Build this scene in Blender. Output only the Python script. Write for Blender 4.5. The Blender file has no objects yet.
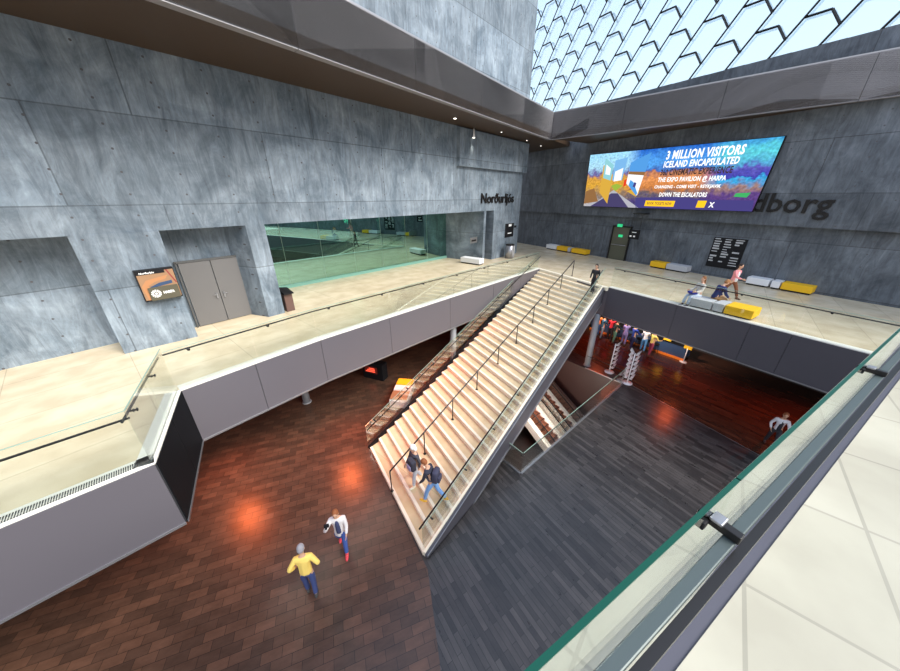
import bpy, bmesh, math, random
from mathutils import Vector, Matrix
random.seed(7)
C = bpy.context.scene.collection
# ---------------------------------------------------------------- surveyed camera
F, CX, CY, PIT, S, EYE = 308.0, 450.0, 335.5, math.atan(140/308.0), 4.5, 9.45
MZ = 4.95                    # mezzanine floor height (lower floor is 0)
SLAB = 3.33                  # underside of the mezzanine
SOF = 13.05                  # underside of the upper gallery
LINT = 8.47                  # lintel height on the left wall
FW = Vector((0, math.cos(PIT), -math.sin(PIT))); UP = Vector((0, math.sin(PIT), math.cos(PIT)))
def ray(x, y): return FW + Vector((1,0,0))*((x-CX)/F) - UP*((y-CY)/F)
def at(x, y, z):             # point at height z
    r = ray(x, y); t = (z-EYE)/r.z
    return Vector((r.x*t, r.y*t, z))
def onv(x, y, P, d):         # point on the vertical plane through P along d
    r = ray(x, y); n = Vector((d.y, -d.x, 0)); t = (Vector((P.x,P.y,0)).dot(n))/(r.dot(n))
    return Vector((r.x*t, r.y*t, EYE+r.z*t))
def H(v): return Vector((v.x, v.y, 0))
def U(v): return H(v).normalized()
def Z(v, z): return Vector((v.x, v.y, z))
# ---------------------------------------------------------------- materials
def nt(name):
    m = bpy.data.materials.new(name); m.use_nodes = True
    return m, m.node_tree.nodes, m.node_tree.links, m.node_tree.nodes['Principled BSDF']
def pm(name, col, rough=.5, metal=0, emit=None, es=1, spec=.5, coat=0):
    m, n, l, b = nt(name)
    b.inputs['Base Color'].default_value = (*col, 1); b.inputs['Roughness'].default_value = rough
    b.inputs['Metallic'].default_value = metal; b.inputs['Specular IOR Level'].default_value = spec
    b.inputs['Coat Weight'].default_value = coat
    if emit: b.inputs['Emission Color'].default_value = (*emit, 1); b.inputs['Emission Strength'].default_value = es
    return m
def N(n, t, **k):
    o = n.new(t)
    for a, v in k.items(): setattr(o, a, v)
    return o
def ramp(n, stops):
    r = n.new('ShaderNodeValToRGB'); e = r.color_ramp.elements
    e[0].position, e[0].color = stops[0][0], (*stops[0][1], 1)
    e[1].position, e[1].color = stops[-1][0], (*stops[-1][1], 1)
    for p, c in stops[1:-1]:
        q = e.new(p); q.color = (*c, 1)
    return r
def mix(n, l, a, b, fac, mode='MULTIPLY'):
    m = N(n, 'ShaderNodeMix', data_type='RGBA', blend_type=mode)
    if isinstance(fac, (int, float)): m.inputs[0].default_value = fac
    else: l.new(fac, m.inputs[0])
    for s, i in ((a, 6), (b, 7)):
        if isinstance(s, tuple): m.inputs[i].default_value = (*s, 1)
        else: l.new(s, m.inputs[i])
    return m.outputs[2]
def uvz(n, l, ang, sx=1, sy=1):   # (distance along the wall, height) coordinates
    tc = N(n, 'ShaderNodeTexCoord'); mp = N(n, 'ShaderNodeMapping'); mp.inputs['Rotation'].default_value = (0, 0, -ang)
    l.new(tc.outputs['Object'], mp.inputs['Vector'])
    sp = N(n, 'ShaderNodeSeparateXYZ'); l.new(mp.outputs[0], sp.inputs[0])
    cb = N(n, 'ShaderNodeCombineXYZ'); l.new(sp.outputs[0], cb.inputs[0]); l.new(sp.outputs[2], cb.inputs[1])
    return cb.outputs[0], tc.outputs['Object']
def concrete(name, ang, lo, hi, zoff=0.0):
    m, n, l, b = nt(name)
    uv, ob = uvz(n, l, ang)
    off = N(n, 'ShaderNodeMapping'); off.inputs['Location'].default_value = (3.1, -zoff, 0); l.new(uv, off.inputs['Vector'])
    br = N(n, 'ShaderNodeTexBrick'); l.new(off.outputs[0], br.inputs['Vector'])
    br.inputs['Scale'].default_value = 1; br.inputs['Brick Width'].default_value = 5.2; br.inputs['Row Height'].default_value = 2.25
    br.inputs['Mortar Size'].default_value = .022; br.inputs['Mortar Smooth'].default_value = .6
    br.inputs['Color1'].default_value = (.78,.78,.78,1); br.inputs['Color2'].default_value = (1.12,1.12,1.12,1); br.inputs['Mortar'].default_value = (.5,.5,.5,1)
    br.offset = .37
    n1 = N(n, 'ShaderNodeTexNoise'); n1.inputs['Scale'].default_value = .8; n1.inputs['Detail'].default_value = 9; n1.inputs['Roughness'].default_value = .68; n1.inputs['Distortion'].default_value = .6
    l.new(ob, n1.inputs['Vector'])
    r1 = ramp(n, [(.3, lo), (.52, tuple((a+c)/2 for a, c in zip(lo, hi))), (.72, hi)]); l.new(n1.outputs[0], r1.inputs[0])
    mp = N(n, 'ShaderNodeMapping'); mp.inputs['Scale'].default_value = (3.2, .55, 1); mp.inputs['Rotation'].default_value = (0, 0, .12); l.new(uv, mp.inputs['Vector'])
    n2 = N(n, 'ShaderNodeTexNoise'); n2.inputs['Scale'].default_value = 1.3; n2.inputs['Detail'].default_value = 8; n2.inputs['Roughness'].default_value = .72; n2.inputs['Distortion'].default_value = 1.2; l.new(mp.outputs[0], n2.inputs['Vector'])
    r2 = ramp(n, [(.3, (.48,.50,.53)), (.5, (.92,.93,.94)), (.68, (1.32,1.34,1.36))]); l.new(n2.outputs[0], r2.inputs[0])
    c = mix(n, l, r1.outputs[0], br.outputs['Color'], 1.0); c = mix(n, l, c, r2.outputs[0], .9)
    # formwork tie holes
    sp = N(n, 'ShaderNodeSeparateXYZ'); l.new(off.outputs[0], sp.inputs[0])
    def cell(o, period):
        a = N(n, 'ShaderNodeMath', operation='PINGPONG'); l.new(o, a.inputs[0]); a.inputs[1].default_value = period/2
        return a.outputs[0]
    cb = N(n, 'ShaderNodeCombineXYZ'); l.new(cell(sp.outputs[0], 2.6), cb.inputs[0]); l.new(cell(sp.outputs[1], 1.125), cb.inputs[1])
    d = N(n, 'ShaderNodeVectorMath', operation='DISTANCE'); l.new(cb.outputs[0], d.inputs[0]); d.inputs[1].default_value = (.65, .28, 0)
    g = N(n, 'ShaderNodeMath', operation='LESS_THAN'); l.new(d.outputs['Value'], g.inputs[0]); g.inputs[1].default_value = .028
    c = mix(n, l, c, (.08,.08,.09), g.outputs[0], 'MIX')
    l.new(c, b.inputs['Base Color']); b.inputs['Roughness'].default_value = .62
    bp = N(n, 'ShaderNodeBump'); bp.inputs['Strength'].default_value = .25; bp.inputs['Distance'].default_value = .05
    l.new(n2.outputs[0], bp.inputs['Height']); l.new(bp.outputs[0], b.inputs['Normal'])
    return m
def planks(name, ang, c1, c2, mort, bw, rh, rough, spec=.5, offset=.41):
    m, n, l, b = nt(name)
    tc = N(n, 'ShaderNodeTexCoord'); mp = N(n, 'ShaderNodeMapping'); mp.inputs['Rotation'].default_value = (0, 0, -ang)
    l.new(tc.outputs['Object'], mp.inputs['Vector'])
    br = N(n, 'ShaderNodeTexBrick'); l.new(mp.outputs[0], br.inputs['Vector']); br.offset = offset
    br.inputs['Scale'].default_value = 1; br.inputs['Brick Width'].default_value = bw; br.inputs['Row Height'].default_value = rh
    br.inputs['Mortar Size'].default_value = .006; br.inputs['Bias'].default_value = -.1
    br.inputs['Color1'].default_value = (*c1, 1); br.inputs['Color2'].default_value = (*c2, 1); br.inputs['Mortar'].default_value = (*mort, 1)
    no = N(n, 'ShaderNodeTexNoise'); no.inputs['Scale'].default_value = 1.1; no.inputs['Detail'].default_value = 8; no.inputs['Roughness'].default_value = .7
    st = N(n, 'ShaderNodeMapping'); st.inputs['Scale'].default_value = (1.5, 4, 1); l.new(mp.outputs[0], st.inputs['Vector']); l.new(st.outputs[0], no.inputs['Vector'])
    r = ramp(n, [(.3, (.62,.62,.62)), (.7, (1.3,1.3,1.3))]); l.new(no.outputs[0], r.inputs[0])
    c = mix(n, l, br.outputs['Color'], r.outputs[0], .8)
    l.new(c, b.inputs['Base Color']); b.inputs['Specular IOR Level'].default_value = spec
    rr = N(n, 'ShaderNodeMapRange'); rr.inputs[3].default_value = rough*.8; rr.inputs[4].default_value = rough*1.3
    l.new(no.outputs[0], rr.inputs[0]); l.new(rr.outputs[0], b.inputs['Roughness'])
    return m
def stone(name, ang, a, c_, rough, bw=2.4, rh=1.2, mort=.72):
    m, n, l, b = nt(name)
    tc = N(n, 'ShaderNodeTexCoord'); mp = N(n, 'ShaderNodeMapping'); mp.inputs['Rotation'].default_value = (0, 0, -ang)
    l.new(tc.outputs['Object'], mp.inputs['Vector'])
    br = N(n, 'ShaderNodeTexBrick'); l.new(mp.outputs[0], br.inputs['Vector']); br.offset = 0
    br.inputs['Scale'].default_value = 1; br.inputs['Brick Width'].default_value = bw; br.inputs['Row Height'].default_value = rh
    br.inputs['Mortar Size'].default_value = .01
    br.inputs['Color1'].default_value = (1,1,1,1); br.inputs['Color2'].default_value = (.93,.93,.92,1); br.inputs['Mortar'].default_value = (mort,mort,mort,1)
    no = N(n, 'ShaderNodeTexNoise'); no.inputs['Scale'].default_value = 1.4; no.inputs['Detail'].default_value = 7; l.new(mp.outputs[0], no.inputs['Vector'])
    r = ramp(n, [(.35, a), (.65, c_)]); l.new(no.outputs[0], r.inputs[0])
    l.new(mix(n, l, r.outputs[0], br.outputs['Color'], 1.0), b.inputs['Base Color']); b.inputs['Roughness'].default_value = rough
    return m
def glassm(name, tint, refl, gtint=(1,1,1), rough=.0):
    m, n, l, b = nt(name); n.remove(b); out = n['Material Output']
    t = N(n, 'ShaderNodeBsdfTransparent'); t.inputs[0].default_value = (*tint, 1)
    g = N(n, 'ShaderNodeBsdfGlossy'); g.inputs[0].default_value = (*gtint, 1); g.inputs['Roughness'].default_value = rough
    f = N(n, 'ShaderNodeLayerWeight'); f.inputs[0].default_value = .35
    mr = N(n, 'ShaderNodeMapRange'); mr.inputs[3].default_value = refl; mr.inputs[4].default_value = min(1, refl*2+.3); l.new(f.outputs['Fresnel'], mr.inputs[0])
    x = N(n, 'ShaderNodeMixShader'); l.new(mr.outputs[0], x.inputs[0]); l.new(t.outputs[0], x.inputs[1]); l.new(g.outputs[0], x.inputs[2]); l.new(x.outputs[0], out.inputs[0])
    return m
A1 = math.radians(49.6)
M = {}
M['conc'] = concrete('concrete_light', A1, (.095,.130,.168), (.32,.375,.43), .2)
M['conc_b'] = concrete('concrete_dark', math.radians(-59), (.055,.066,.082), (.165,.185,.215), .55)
M['stone'] = stone('pale_limestone', A1, (.66,.54,.37), (.80,.68,.49), .25)
M['kerb'] = pm('white_stone_edge', (.80,.77,.70), .4)
M['tread'] = stone('stair_limestone', A1, (.60,.44,.25), (.72,.55,.34), .5, 30, 30)
M['nose'] = pm('stair_nosing', (.84,.76,.61), .5)
M['fascia'] = pm('grey_lacquer_panel', (.135,.125,.145), .32, .25)
M['fascia_d'] = pm('dark_grey_panel', (.078,.075,.092), .4, .1)  # darker copy of the fascia panel; bridge side's shade is in the colour
M['black_p'] = pm('black_panel', (.006,.007,.009), .6, spec=.12)
M['groove'] = pm('panel_joint', (.03,.03,.035), .7)
M['wood'] = planks('dark_plank_floor', math.radians(-57), (.030,.026,.026), (.078,.069,.067), (.018,.016,.016), .9, .13, .28)
M['wood_red_refl'] = planks('plank_floor_red_reflection', math.radians(-57), (.060,.022,.013), (.105,.040,.022), (.03,.012,.01), 1.7, .17, .2)  # same plank floor with the red reflection put into its colour
M['wood_b'] = planks('brown_block_floor', math.radians(20), (.066,.038,.027), (.128,.066,.043), (.028,.018,.014), .44, .22, .3, .5, .5)
M['red'] = pm('red_lacquer_wall', (.42,.035,.012), .35)
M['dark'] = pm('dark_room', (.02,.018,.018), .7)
M['soffit'] = pm('brown_soffit', (.060,.034,.016), .5)
M['parapet'] = pm('grey_parapet', (.26,.25,.265), .5)
M['steel'] = pm('dark_steel', (.035,.033,.033), .35, .7)
M['steel_l'] = pm('brushed_steel', (.36,.36,.38), .35, .8)
M['glass'] = glassm('clear_glass', (.965,.985,.965), .03)
M['gedge'] = pm('green_glass_edge', (.003,.06,.04), .35, spec=.25)
M['gedge2'] = pm('pale_glass_edge', (.30,.42,.34), .2)
M['gwin'] = glassm('green_window_glass', (.22,.46,.38), .52, (.50,.86,.76))
M['doorm'] = pm('taupe_door', (.135,.13,.13), .5)
M['olive'] = pm('olive_door', (.10,.10,.07), .5)
M['white'] = pm('white_paint', (.82,.82,.84), .5)
M['shaded_white'] = pm('white_cushion_shaded', (.50,.50,.53), .8)  # greyer copy of the white for benches, shade put into the colour
M['yellow'] = pm('yellow_fabric', (.88,.50,.01), .7)
M['orange'] = pm('orange_edge', (.85,.22,.02), .5)
M['black'] = pm('black_plastic', (.010,.010,.012), .6, spec=.2)
M['conduit'] = pm('column_paint', (.36,.37,.40), .45)
M['signwhite'] = pm('printed_white', (.9,.9,.9), .6)
M['noticep'] = pm('printed_notice', (.45,.46,.48), .6)
M['framec'] = pm('door_frame_grey', (.08,.08,.08), .5)
M['tan'] = pm('tan_print', (.30,.17,.09), .5)
M['brown'] = pm('brown_bin', (.11,.06,.05), .5)
M['olivebox'] = pm('olive_box', (.085,.075,.048), .5)
M['blue'] = pm('blue_counter', (.03,.06,.13), .5)
M['green_led'] = pm('green_exit_lamp', (.02,.4,.15), .5, emit=(.05,.9,.35), es=.45)
M['red_led'] = pm('red_led', (.5,.02,.01), .5, emit=(1,.10,.05), es=1.6)
M['lamp'] = pm('lamp_lens', (1,.95,.85), .5, emit=(1,.93,.82), es=4)
M['step_e'] = pm('escalator_step', (.30,.11,.06), .35, .4)  # orange reflected on the steps is put into their base colour
M['step_g'] = pm('escalator_comb', (.05,.03,.03), .5, .4)
M['decking'] = pm('escalator_deck', (.85,.83,.78), .45, 0)
M['wellwall'] = pm('well_cladding', (.085,.055,.05), .4, .1)
def cloth(c, r=.85):
    k = 'fab_%02x%02x%02x' % tuple(int(255*x) for x in c)
    if k not in M: M[k] = pm(k, c, r)
    return M[k]
# ---------------------------------------------------------------- meshes
class MB:
    def __init__(s): s.bm = bmesh.new(); s.mats = []
    def mi(s, m):
        if m not in s.mats: s.mats.append(m)
        return s.mats.index(m)
    def face(s, pts, m):
        f = s.bm.faces.new([s.bm.verts.new(p) for p in pts]); f.material_index = s.mi(m); return f
    def prism(s, poly, z0, z1, m, top=None):
        lo = [s.bm.verts.new((p.x, p.y, z0)) for p in poly]; hi = [s.bm.verts.new((p.x, p.y, z1)) for p in poly]
        fs = [s.bm.faces.new(lo[::-1]), s.bm.faces.new(hi)]
        for i in range(len(poly)):
            j = (i+1) % len(poly); fs.append(s.bm.faces.new((lo[i], lo[j], hi[j], hi[i])))
        for f in fs: f.material_index = s.mi(m)
        if top: fs[1].material_index = s.mi(top)
    def hexa(s, a, b, m):      # two matching loops (4 points each)
        va = [s.bm.verts.new(p) for p in a]; vb = [s.bm.verts.new(p) for p in b]; k = len(a)
        fs = [s.bm.faces.new(va[::-1]), s.bm.faces.new(vb)]
        for i in range(k): j = (i+1) % k; fs.append(s.bm.faces.new((va[i], va[j], vb[j], vb[i])))
        for f in fs: f.material_index = s.mi(m)
    def box(s, c, dx, dy, sz, m, bev=0):   # centre, local x dir * full size, local y dir * full size, height
        c = Vector(c); X = dx/2; Y = dy/2; Zv = Vector((0,0,sz/2))
        n0 = set(s.bm.faces) if bev else None
        s.hexa([c-X-Y-Zv, c+X-Y-Zv, c+X+Y-Zv, c-X+Y-Zv], [c-X-Y+Zv, c+X-Y+Zv, c+X+Y+Zv, c-X+Y+Zv], m)
        if bev:
            nf = [f for f in s.bm.faces if f not in n0]; es = {e for f in nf for e in f.edges}
            bmesh.ops.bevel(s.bm, geom=list(es), offset=bev, segments=2, profile=.5, affect='EDGES')
    def tube(s, path, r, m, k=8, r2=None, caps=True):
        path = [Vector(p) for p in path]; rings = []
        for i, p in enumerate(path):
            t = (path[min(i+1, len(path)-1)] - path[max(i-1, 0)]).normalized()
            a = t.orthogonal() if abs(t.z) > .95 else t.cross(Vector((0,0,1))); a.normalize(); b = t.cross(a)
            rr = r if r2 is None else r + (r2-r)*i/(len(path)-1)
            if isinstance(r, (list, tuple)): rr = r[i]
            rings.append([s.bm.verts.new(p + (a*math.cos(q)+b*math.sin(q))*rr) for q in [2*math.pi*j/k for j in range(k)]])
        fs = []
        for u, v in zip(rings, rings[1:]):
            for j in range(k): fs.append(s.bm.faces.new((u[j], u[(j+1)%k], v[(j+1)%k], v[j])))
        if caps: fs.append(s.bm.faces.new(rings[0][::-1])); fs.append(s.bm.faces.new(rings[-1]))
        for f in fs: f.material_index = s.mi(m); f.smooth = k > 6
    def ell(s, c, rx, ry, rz, m, rot=None, u=14, v=10, cut=None):
        mat = Matrix.Translation(Vector(c)) @ ((rot or Matrix()).to_4x4()) @ Matrix.Diagonal((rx, ry, rz, 1))
        n0 = set(s.bm.faces)
        r = bmesh.ops.create_uvsphere(s.bm, u_segments=u, v_segments=v, radius=1, matrix=mat)
        for f in s.bm.faces:
            if f not in n0: f.material_index = s.mi(m); f.smooth = True
    def build(s, name, parent=None, recalc=True, loc=None):
        if recalc: bmesh.ops.recalc_face_normals(s.bm, faces=s.bm.faces)
        me = bpy.data.meshes.new(name)
        if parent is not None:
            s.bm.transform(Matrix.Translation(-W0[parent.name]))
        s.bm.to_mesh(me); s.bm.free()
        for m in s.mats: me.materials.append(m)
        o = bpy.data.objects.new(name, me); C.objects.link(o)
        W0[o.name] = Vector((0,0,0))
        if parent is not None: o.parent = parent; W0[o.name] = W0[parent.name]
        return o
W0 = {}
def thing(name, label, cat, loc, group=None):
    o = bpy.data.objects.new(name, None); C.objects.link(o); o.location = loc; o.empty_display_size = .2
    W0[o.name] = Vector(loc); o['label'] = label; o['category'] = cat
    if group: o['group'] = group
    return o
def tag(o, label, cat, group=None):
    o['label'] = label; o['category'] = cat
    if group: o['group'] = group
    return o
def struct(mb, name, label=None):
    o = mb.build(name); o['kind'] = 'structure'
    if label: o['label'] = label
    return o
def text_mesh(txt, size=1, shear=0, bold=0, space=1):
    cu = bpy.data.curves.new('t', 'FONT'); cu.body = txt; cu.size = size; cu.shear = shear; cu.offset = bold; cu.space_character = space
    cu.align_x = 'LEFT'; cu.resolution_u = 2
    o = bpy.data.objects.new('t', cu); C.objects.link(o); bpy.context.view_layer.update()
    me = bpy.data.meshes.new_from_object(o.evaluated_get(bpy.context.evaluated_depsgraph_get()))
    bpy.data.objects.remove(o); bpy.data.curves.remove(cu)
    vs = [v.co.copy() for v in me.vertices]; fs = [list(p.vertices) for p in me.polygons]; bpy.data.meshes.remove(me)
    x0 = min(v.x for v in vs); x1 = max(v.x for v in vs)
    return [Vector(((v.x-x0)/(x1-x0), v.y, 0)) for v in vs], fs, x1-x0
def put_text(mb, txt, fn, m, depth=None, **k):   # fn maps (0..1, height units) to world
    vs, fs, w = text_mesh(txt, **k)
    idx = [mb.bm.verts.new(fn(v.x, v.y)) for v in vs]; new = []
    for f in fs:
        try: q = mb.bm.faces.new([idx[i] for i in f]); q.material_index = mb.mi(m); new.append(q)
        except ValueError: pass
    if depth is not None:
        r = bmesh.ops.extrude_face_region(mb.bm, geom=new)
        bmesh.ops.translate(mb.bm, verts=[g for g in r['geom'] if isinstance(g, bmesh.types.BMVert)], vec=depth)

# ---------------------------------------------------------------- key survey points
WP, WQ = at(269,317,MZ), at(482,262,MZ)
D1 = U(WQ-WP); N1 = Vector((D1.y, -D1.x, 0))          # along the left wall; towards the void
def onL(x, y, off=0): return onv(x, y, WP+N1*off, D1)
def foot(x, off=0):                                   # foot of the left wall under pixel column
    p = onL(x, 300, off); p2 = onL(x, 200, off)
    return H(p + (p2-p)*((MZ-p.z)/(p2.z-p.z)))
BP, BQ = at(545,247.2,MZ), at(793,290,MZ)
D2 = U(BQ-BP); N2 = Vector((D2.y, -D2.x, 0)); N2 = N2 if N2.y < 0 else -N2
corner = onL(519, 215); corner = H(onL(516,254.5))
# ---- left wall
w = MB()
s482, s285, s269, s198 = H(WQ), H(foot(285)), H(WP), H(at(198,336.5,MZ))
L0 = s269 - D1*34
gl_l = s285 - N1*3.9; gl_r = H(at(446,257.6,MZ))
sd0, sd1 = foot(484), foot(491.5)
s125 = H(at(125,354,MZ)); sX = s125 - D1*3.2
plan = [L0, sX, sX-N1*1.3, s125-N1*1.3, s125, s198, s198-N1*1.08, s269-N1*1.08-D1*.42, s269, s285, s285-N1*8.5, gl_r-N1*4.6+D1*.0, gl_r, s482, sd0, sd0-N1*.9, sd1-N1*.9, sd1, corner, corner-N1*14, L0-N1*14]
w.prism(plan, MZ, LINT, M['conc']); w.prism([L0, corner, corner-N1*14, L0-N1*14], LINT, 21, M['conc'])
struct(w, 'wall_left')
w = MB()      # raised concrete block high on the wall
a, b_ = onL(456.7,150), onL(525.4,160)
zt, zb = onL(456.7,130.7).z, onL(456.7,166).z
w.prism([H(a), H(a)+N1*.22, H(b_)+N1*.22, H(b_)], zb, zt+.15, M['conc'])
struct(w, 'trim_1', 'raised concrete block high on the left wall')
# ---- double door in the niche
def dpt(x, y): return onv(x, y, s198-N1*1.03, D1)
dA, dB = H(dpt(199,325)), H(dpt(253.5,312))
d1o = thing('door_1', 'taupe double door in concrete niche', 'door', Z(dA, MZ)); d1o['kind'] = 'structure'
mid = (dA+dB)/2; dh = 2.35
for k, (p, q) in enumerate(((dA, mid), (mid, dB))):
    g = D1*.012; m_ = MB(); m_.prism([p+g, p+g+N1*.06, q-g+N1*.06, q-g], MZ+.02, MZ+dh, M['doorm']); lf = m_.build('door_leaf', d1o)
    m_ = MB(); hp = (q-D1*.12 if k == 0 else p+D1*.12)+N1*.1
    m_.box(Z(hp, MZ+1.05), D1*.05, N1*.03, .2, M['steel_l']); m_.tube([Z(hp+N1*.02, MZ+1.1), Z(hp+N1*.06, MZ+1.1), Z(hp+N1*.06+D1*(.12 if k else -.12), MZ+1.1)], .012, M['steel_l'])
    m_.build('door_handle', lf)
m_ = MB()
for p in (dA-D1*.05, dB+D1*.05): m_.box(Z(p+N1*.03, MZ+dh/2+.02), D1*.05, N1*.1, dh+.04, M['framec'])
m_.box(Z(mid+N1*.03, MZ+dh+.04), D1*((dB-dA).length+.18), N1*.1, .06, M['framec']); m_.build('door_frame', d1o)
# ---- green glazed window
win = thing('window_1', 'green glazed wall set deep under concrete lintel', 'window', Z(s285, MZ)); win['kind'] = 'structure'
npan = 7; gd = (gl_r-gl_l)
for i in range(npan):
    p = gl_l + gd*(i/npan) + U(gd)*.012; q = gl_l + gd*((i+1)/npan) - U(gd)*.012; nn = N1*.02
    m_ = MB(); m_.prism([p, q, q+nn, p+nn], MZ+.16, LINT, M['gwin']); m_.build('glass_pane', win)
m_ = MB(); m_.prism([gl_l-N1*.05, gl_r-N1*.05, gl_r+N1*.1, gl_l+N1*.1], MZ, MZ+.16, pm('pale_green_sill', (.20,.42,.35), .3)); m_.build('window_sill', win)
for i in range(1, npan):
    p = gl_l + gd*(i/npan); m_ = MB(); m_.box(Z(p-N1*.1, (MZ+LINT)/2), U(gd)*.03, N1*.22, LINT-MZ-.02, M['gedge2']); m_.build('glass_fin', win)
# room behind the glass
m_ = MB(); q0 = gl_l-N1*4.3; q1 = gl_r-N1*4.3
m_.prism([q0, q1, q1-N1*.1, q0-N1*.1], MZ, LINT, pm('foyer_wall', (.10,.17,.15), .6)); struct(m_, 'wall_inner')
# ---- small dark door
sd = thing('door_2', 'narrow dark door in slot recess', 'door', Z(sd0, MZ)); sd['kind'] = 'structure'
p0 = sd0-N1*.84; p1 = sd1-N1*.84; m_ = MB(); m_.prism([p0, p1, p1+N1*.05, p0+N1*.05], MZ+.02, MZ+2.3, M['steel']); m_.build('door_leaf', sd)
m_ = MB(); m_.tube([Z(p0+N1*.09+D1*.15, MZ+.9), Z(p0+N1*.09+D1*.15, MZ+1.3)], .015, M['steel_l']); m_.build('door_handle', sd)
# ---- back wall
LE = MZ+3.08
b0 = BP - D2*14; b1 = BP + D2*42
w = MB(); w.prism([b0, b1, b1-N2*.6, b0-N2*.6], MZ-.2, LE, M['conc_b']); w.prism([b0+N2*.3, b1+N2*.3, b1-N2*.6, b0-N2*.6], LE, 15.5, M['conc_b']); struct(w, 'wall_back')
def onB(x, y, off=0): return onv(x, y, BP+N2*off, D2)
# ---- mezzanine
e0, e1, e2, e3 = at(155,463.5,MZ), at(180.5,391,MZ), at(320,340.3,MZ), at(540.4,268.5,MZ)
e4, e5, e6 = at(594,284.6,MZ), at(608.9,287.5,MZ), at(793,334.6,MZ)
em = at(450,300,MZ); 
lo_ = U(e0-at(107,483.5,MZ)); eM = H(e0) - lo_*14
eR = H(e6) + U(e6-e5)*14
edge = [eM, H(e0), H(e1), H(e2), H(e3), H(e4), H(e5), H(e6), eR]
outer = [eR - N2*30, H(b0)-N2*.3, corner-N1*14, L0-N1*14, L0+N1*2]
slab = MB(); slab.prism(edge+outer, SLAB, MZ-.06, M['fascia']); struct(slab, 'ceiling_mezzanine_underside')
fl = MB(); fl.prism(edge+outer, MZ-.06, MZ, M['kerb'], M['stone']); struct(fl, 'floor_mezzanine')
def inward(p, q):    # horizontal normal pointing to the mezzanine side (away from the void)
    d = U(q-p); n = Vector((-d.y, d.x, 0)); return n
kb = MB()
for p, q in ((eM, H(e0)), (H(e0), H(e1)), (H(e1), H(e2)), (H(e2), H(e3)), (H(e5), H(e6)), (H(e6), eR)):
    n = inward(p, q); kb.prism([p-n*.015, q-n*.015, q+n*.3, p+n*.3], MZ+.0005, MZ+.03, M['kerb'])
struct(kb, 'trim_2', 'white stone edge strip along the mezzanine')
def fascia(name, p, q, m, joints, label):
    f = MB(); n = inward(p, q)*-1; d = U(q-p); L = (H(q)-H(p)).length
    cuts = [0]+joints+[L]
    for a, c in zip(cuts, cuts[1:]):
        A, B_ = p+d*(a+.008), p+d*(c-.008); f.prism([A, B_, B_+n*.03, A+n*.03], SLAB-.02, MZ-.005, m)
    f.prism([p, q, q+n*.012, p+n*.012], SLAB, MZ-.02, M['groove'])
    f.prism([p+n*.03, q+n*.03, q+n*.05, p+n*.05], SLAB-.03, SLAB+.02, M['steel_l'])
    return struct(f, name, label)
fascia('wall_fascia_near', eM, H(e0), M['fascia'], [3.5,7,10.5], 'lilac grey panel face of the mezzanine')
fascia('wall_fascia_return', H(e0), H(e1), M['black_p'], [(H(e1)-H(e0)).length*.52], 'black return face')
fascia('wall_fascia_left', H(e1), H(e2), M['fascia'], [1.75], 'grey panel face of left mezzanine')
fascia('wall_fascia_long', H(e2), H(e3), M['fascia'], [2.9, 6.5, 10.1, 13.0], 'grey panel face of left mezzanine')
fascia('wall_fascia_bridge', H(e5), H(e6), M['fascia_d'], [3.4, 6.0], 'grey panel face of right mezzanine, darkened for shade')
fascia('wall_fascia_bridge_far', H(e6), eR, M['fascia_d'], [3.6, 7.2], 'grey panel face of right mezzanine, darkened for shade')
# vent grille in the near edge strip
g = MB(); n = inward(eM, H(e0))
gp = H(e0) - lo_*.22 + n*.06
for i in range(70): g.prism([gp-lo_*(i*.03), gp-lo_*(i*.03+.016), gp-lo_*(i*.03+.016)+n*.16, gp-lo_*(i*.03)+n*.16][::1], MZ+.03, MZ+.034, M['groove'])
v = g.build('vent_grille'); tag(v, 'slotted floor vent grille in white edge strip at lower left', 'vent')
# ---- lower floor with escalator well
h1, h2, h3 = at(520.5,473.4,0), at(622,384,0), at(571,362,0)
dd = U(h3-h2); h3 = h2 + dd*6.5; h4 = h1 + dd*6.5
def ext(p, a, b): return H(p) + D1*a + Vector((-D1.y, D1.x, 0))*b
o1, o2 = Vector((60,-30,0)), Vector((60,60,0)); o3, o4 = Vector((-40,60,0)), Vector((-40,-30,0))
sm1, sm2 = at(635,387,0), at(750,450,0); sd_ = U(sm2-sm1)
f = MB()
f.face([h1, o1, o2, h2], M['wood']); f.face([h2, o2, o3, h3], M['wood']); f.face([h3, o3, o4, h4], M['wood']); f.face([h4, o4, o1, h1], M['wood'])
struct(f, 'floor')
f = MB(); pA = sm1 - sd_*6; f.prism([sm1-sd_*7-N2*.22, sm1-sd_*.3-N2*.22, sm1-sd_*.3, sm2+sd_*22, sm2+sd_*22-N2*24, sm1-sd_*7-N2*24], .001, .006, M['wood_red_refl'])  # overlay whose red colour stands in for reflected red light
struct(f, 'floor_red_reflection', 'plank floor tinted with red reflection beyond metal joint')
f = MB(); nn = N2*.02; f.prism([sm1-sd_*1.2, sm2+sd_*22, sm2+sd_*22+nn, sm1-sd_*1.2+nn], .001, .012, M['steel_l']); struct(f, 'trim_3', 'thin metal joint in the lower floor')
# block-pattern wood west of the stair
f = MB(); sA = at(371,450,0); sB = at(424,556,0)
bl = [at(120,640,0)-D1*4, at(215,575,0), at(300,520,0), at(366,452,0)]
stA, stC = at(371,450,0), at(540.4,268.5,MZ)
f.prism([Vector((-30,-4,0)), at(470,900,0), at(428,566,0)+Vector((.0,-.1,0)), H(stA)-D1*.02, H(stC), H(stC)-D1*0+Vector((-D1.y,D1.x,0))*20, Vector((-30,30,0))], .001, .005, M['wood_b'])
struct(f, 'floor_block_wood', 'brown block-pattern wood floor left of the stairs')
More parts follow.
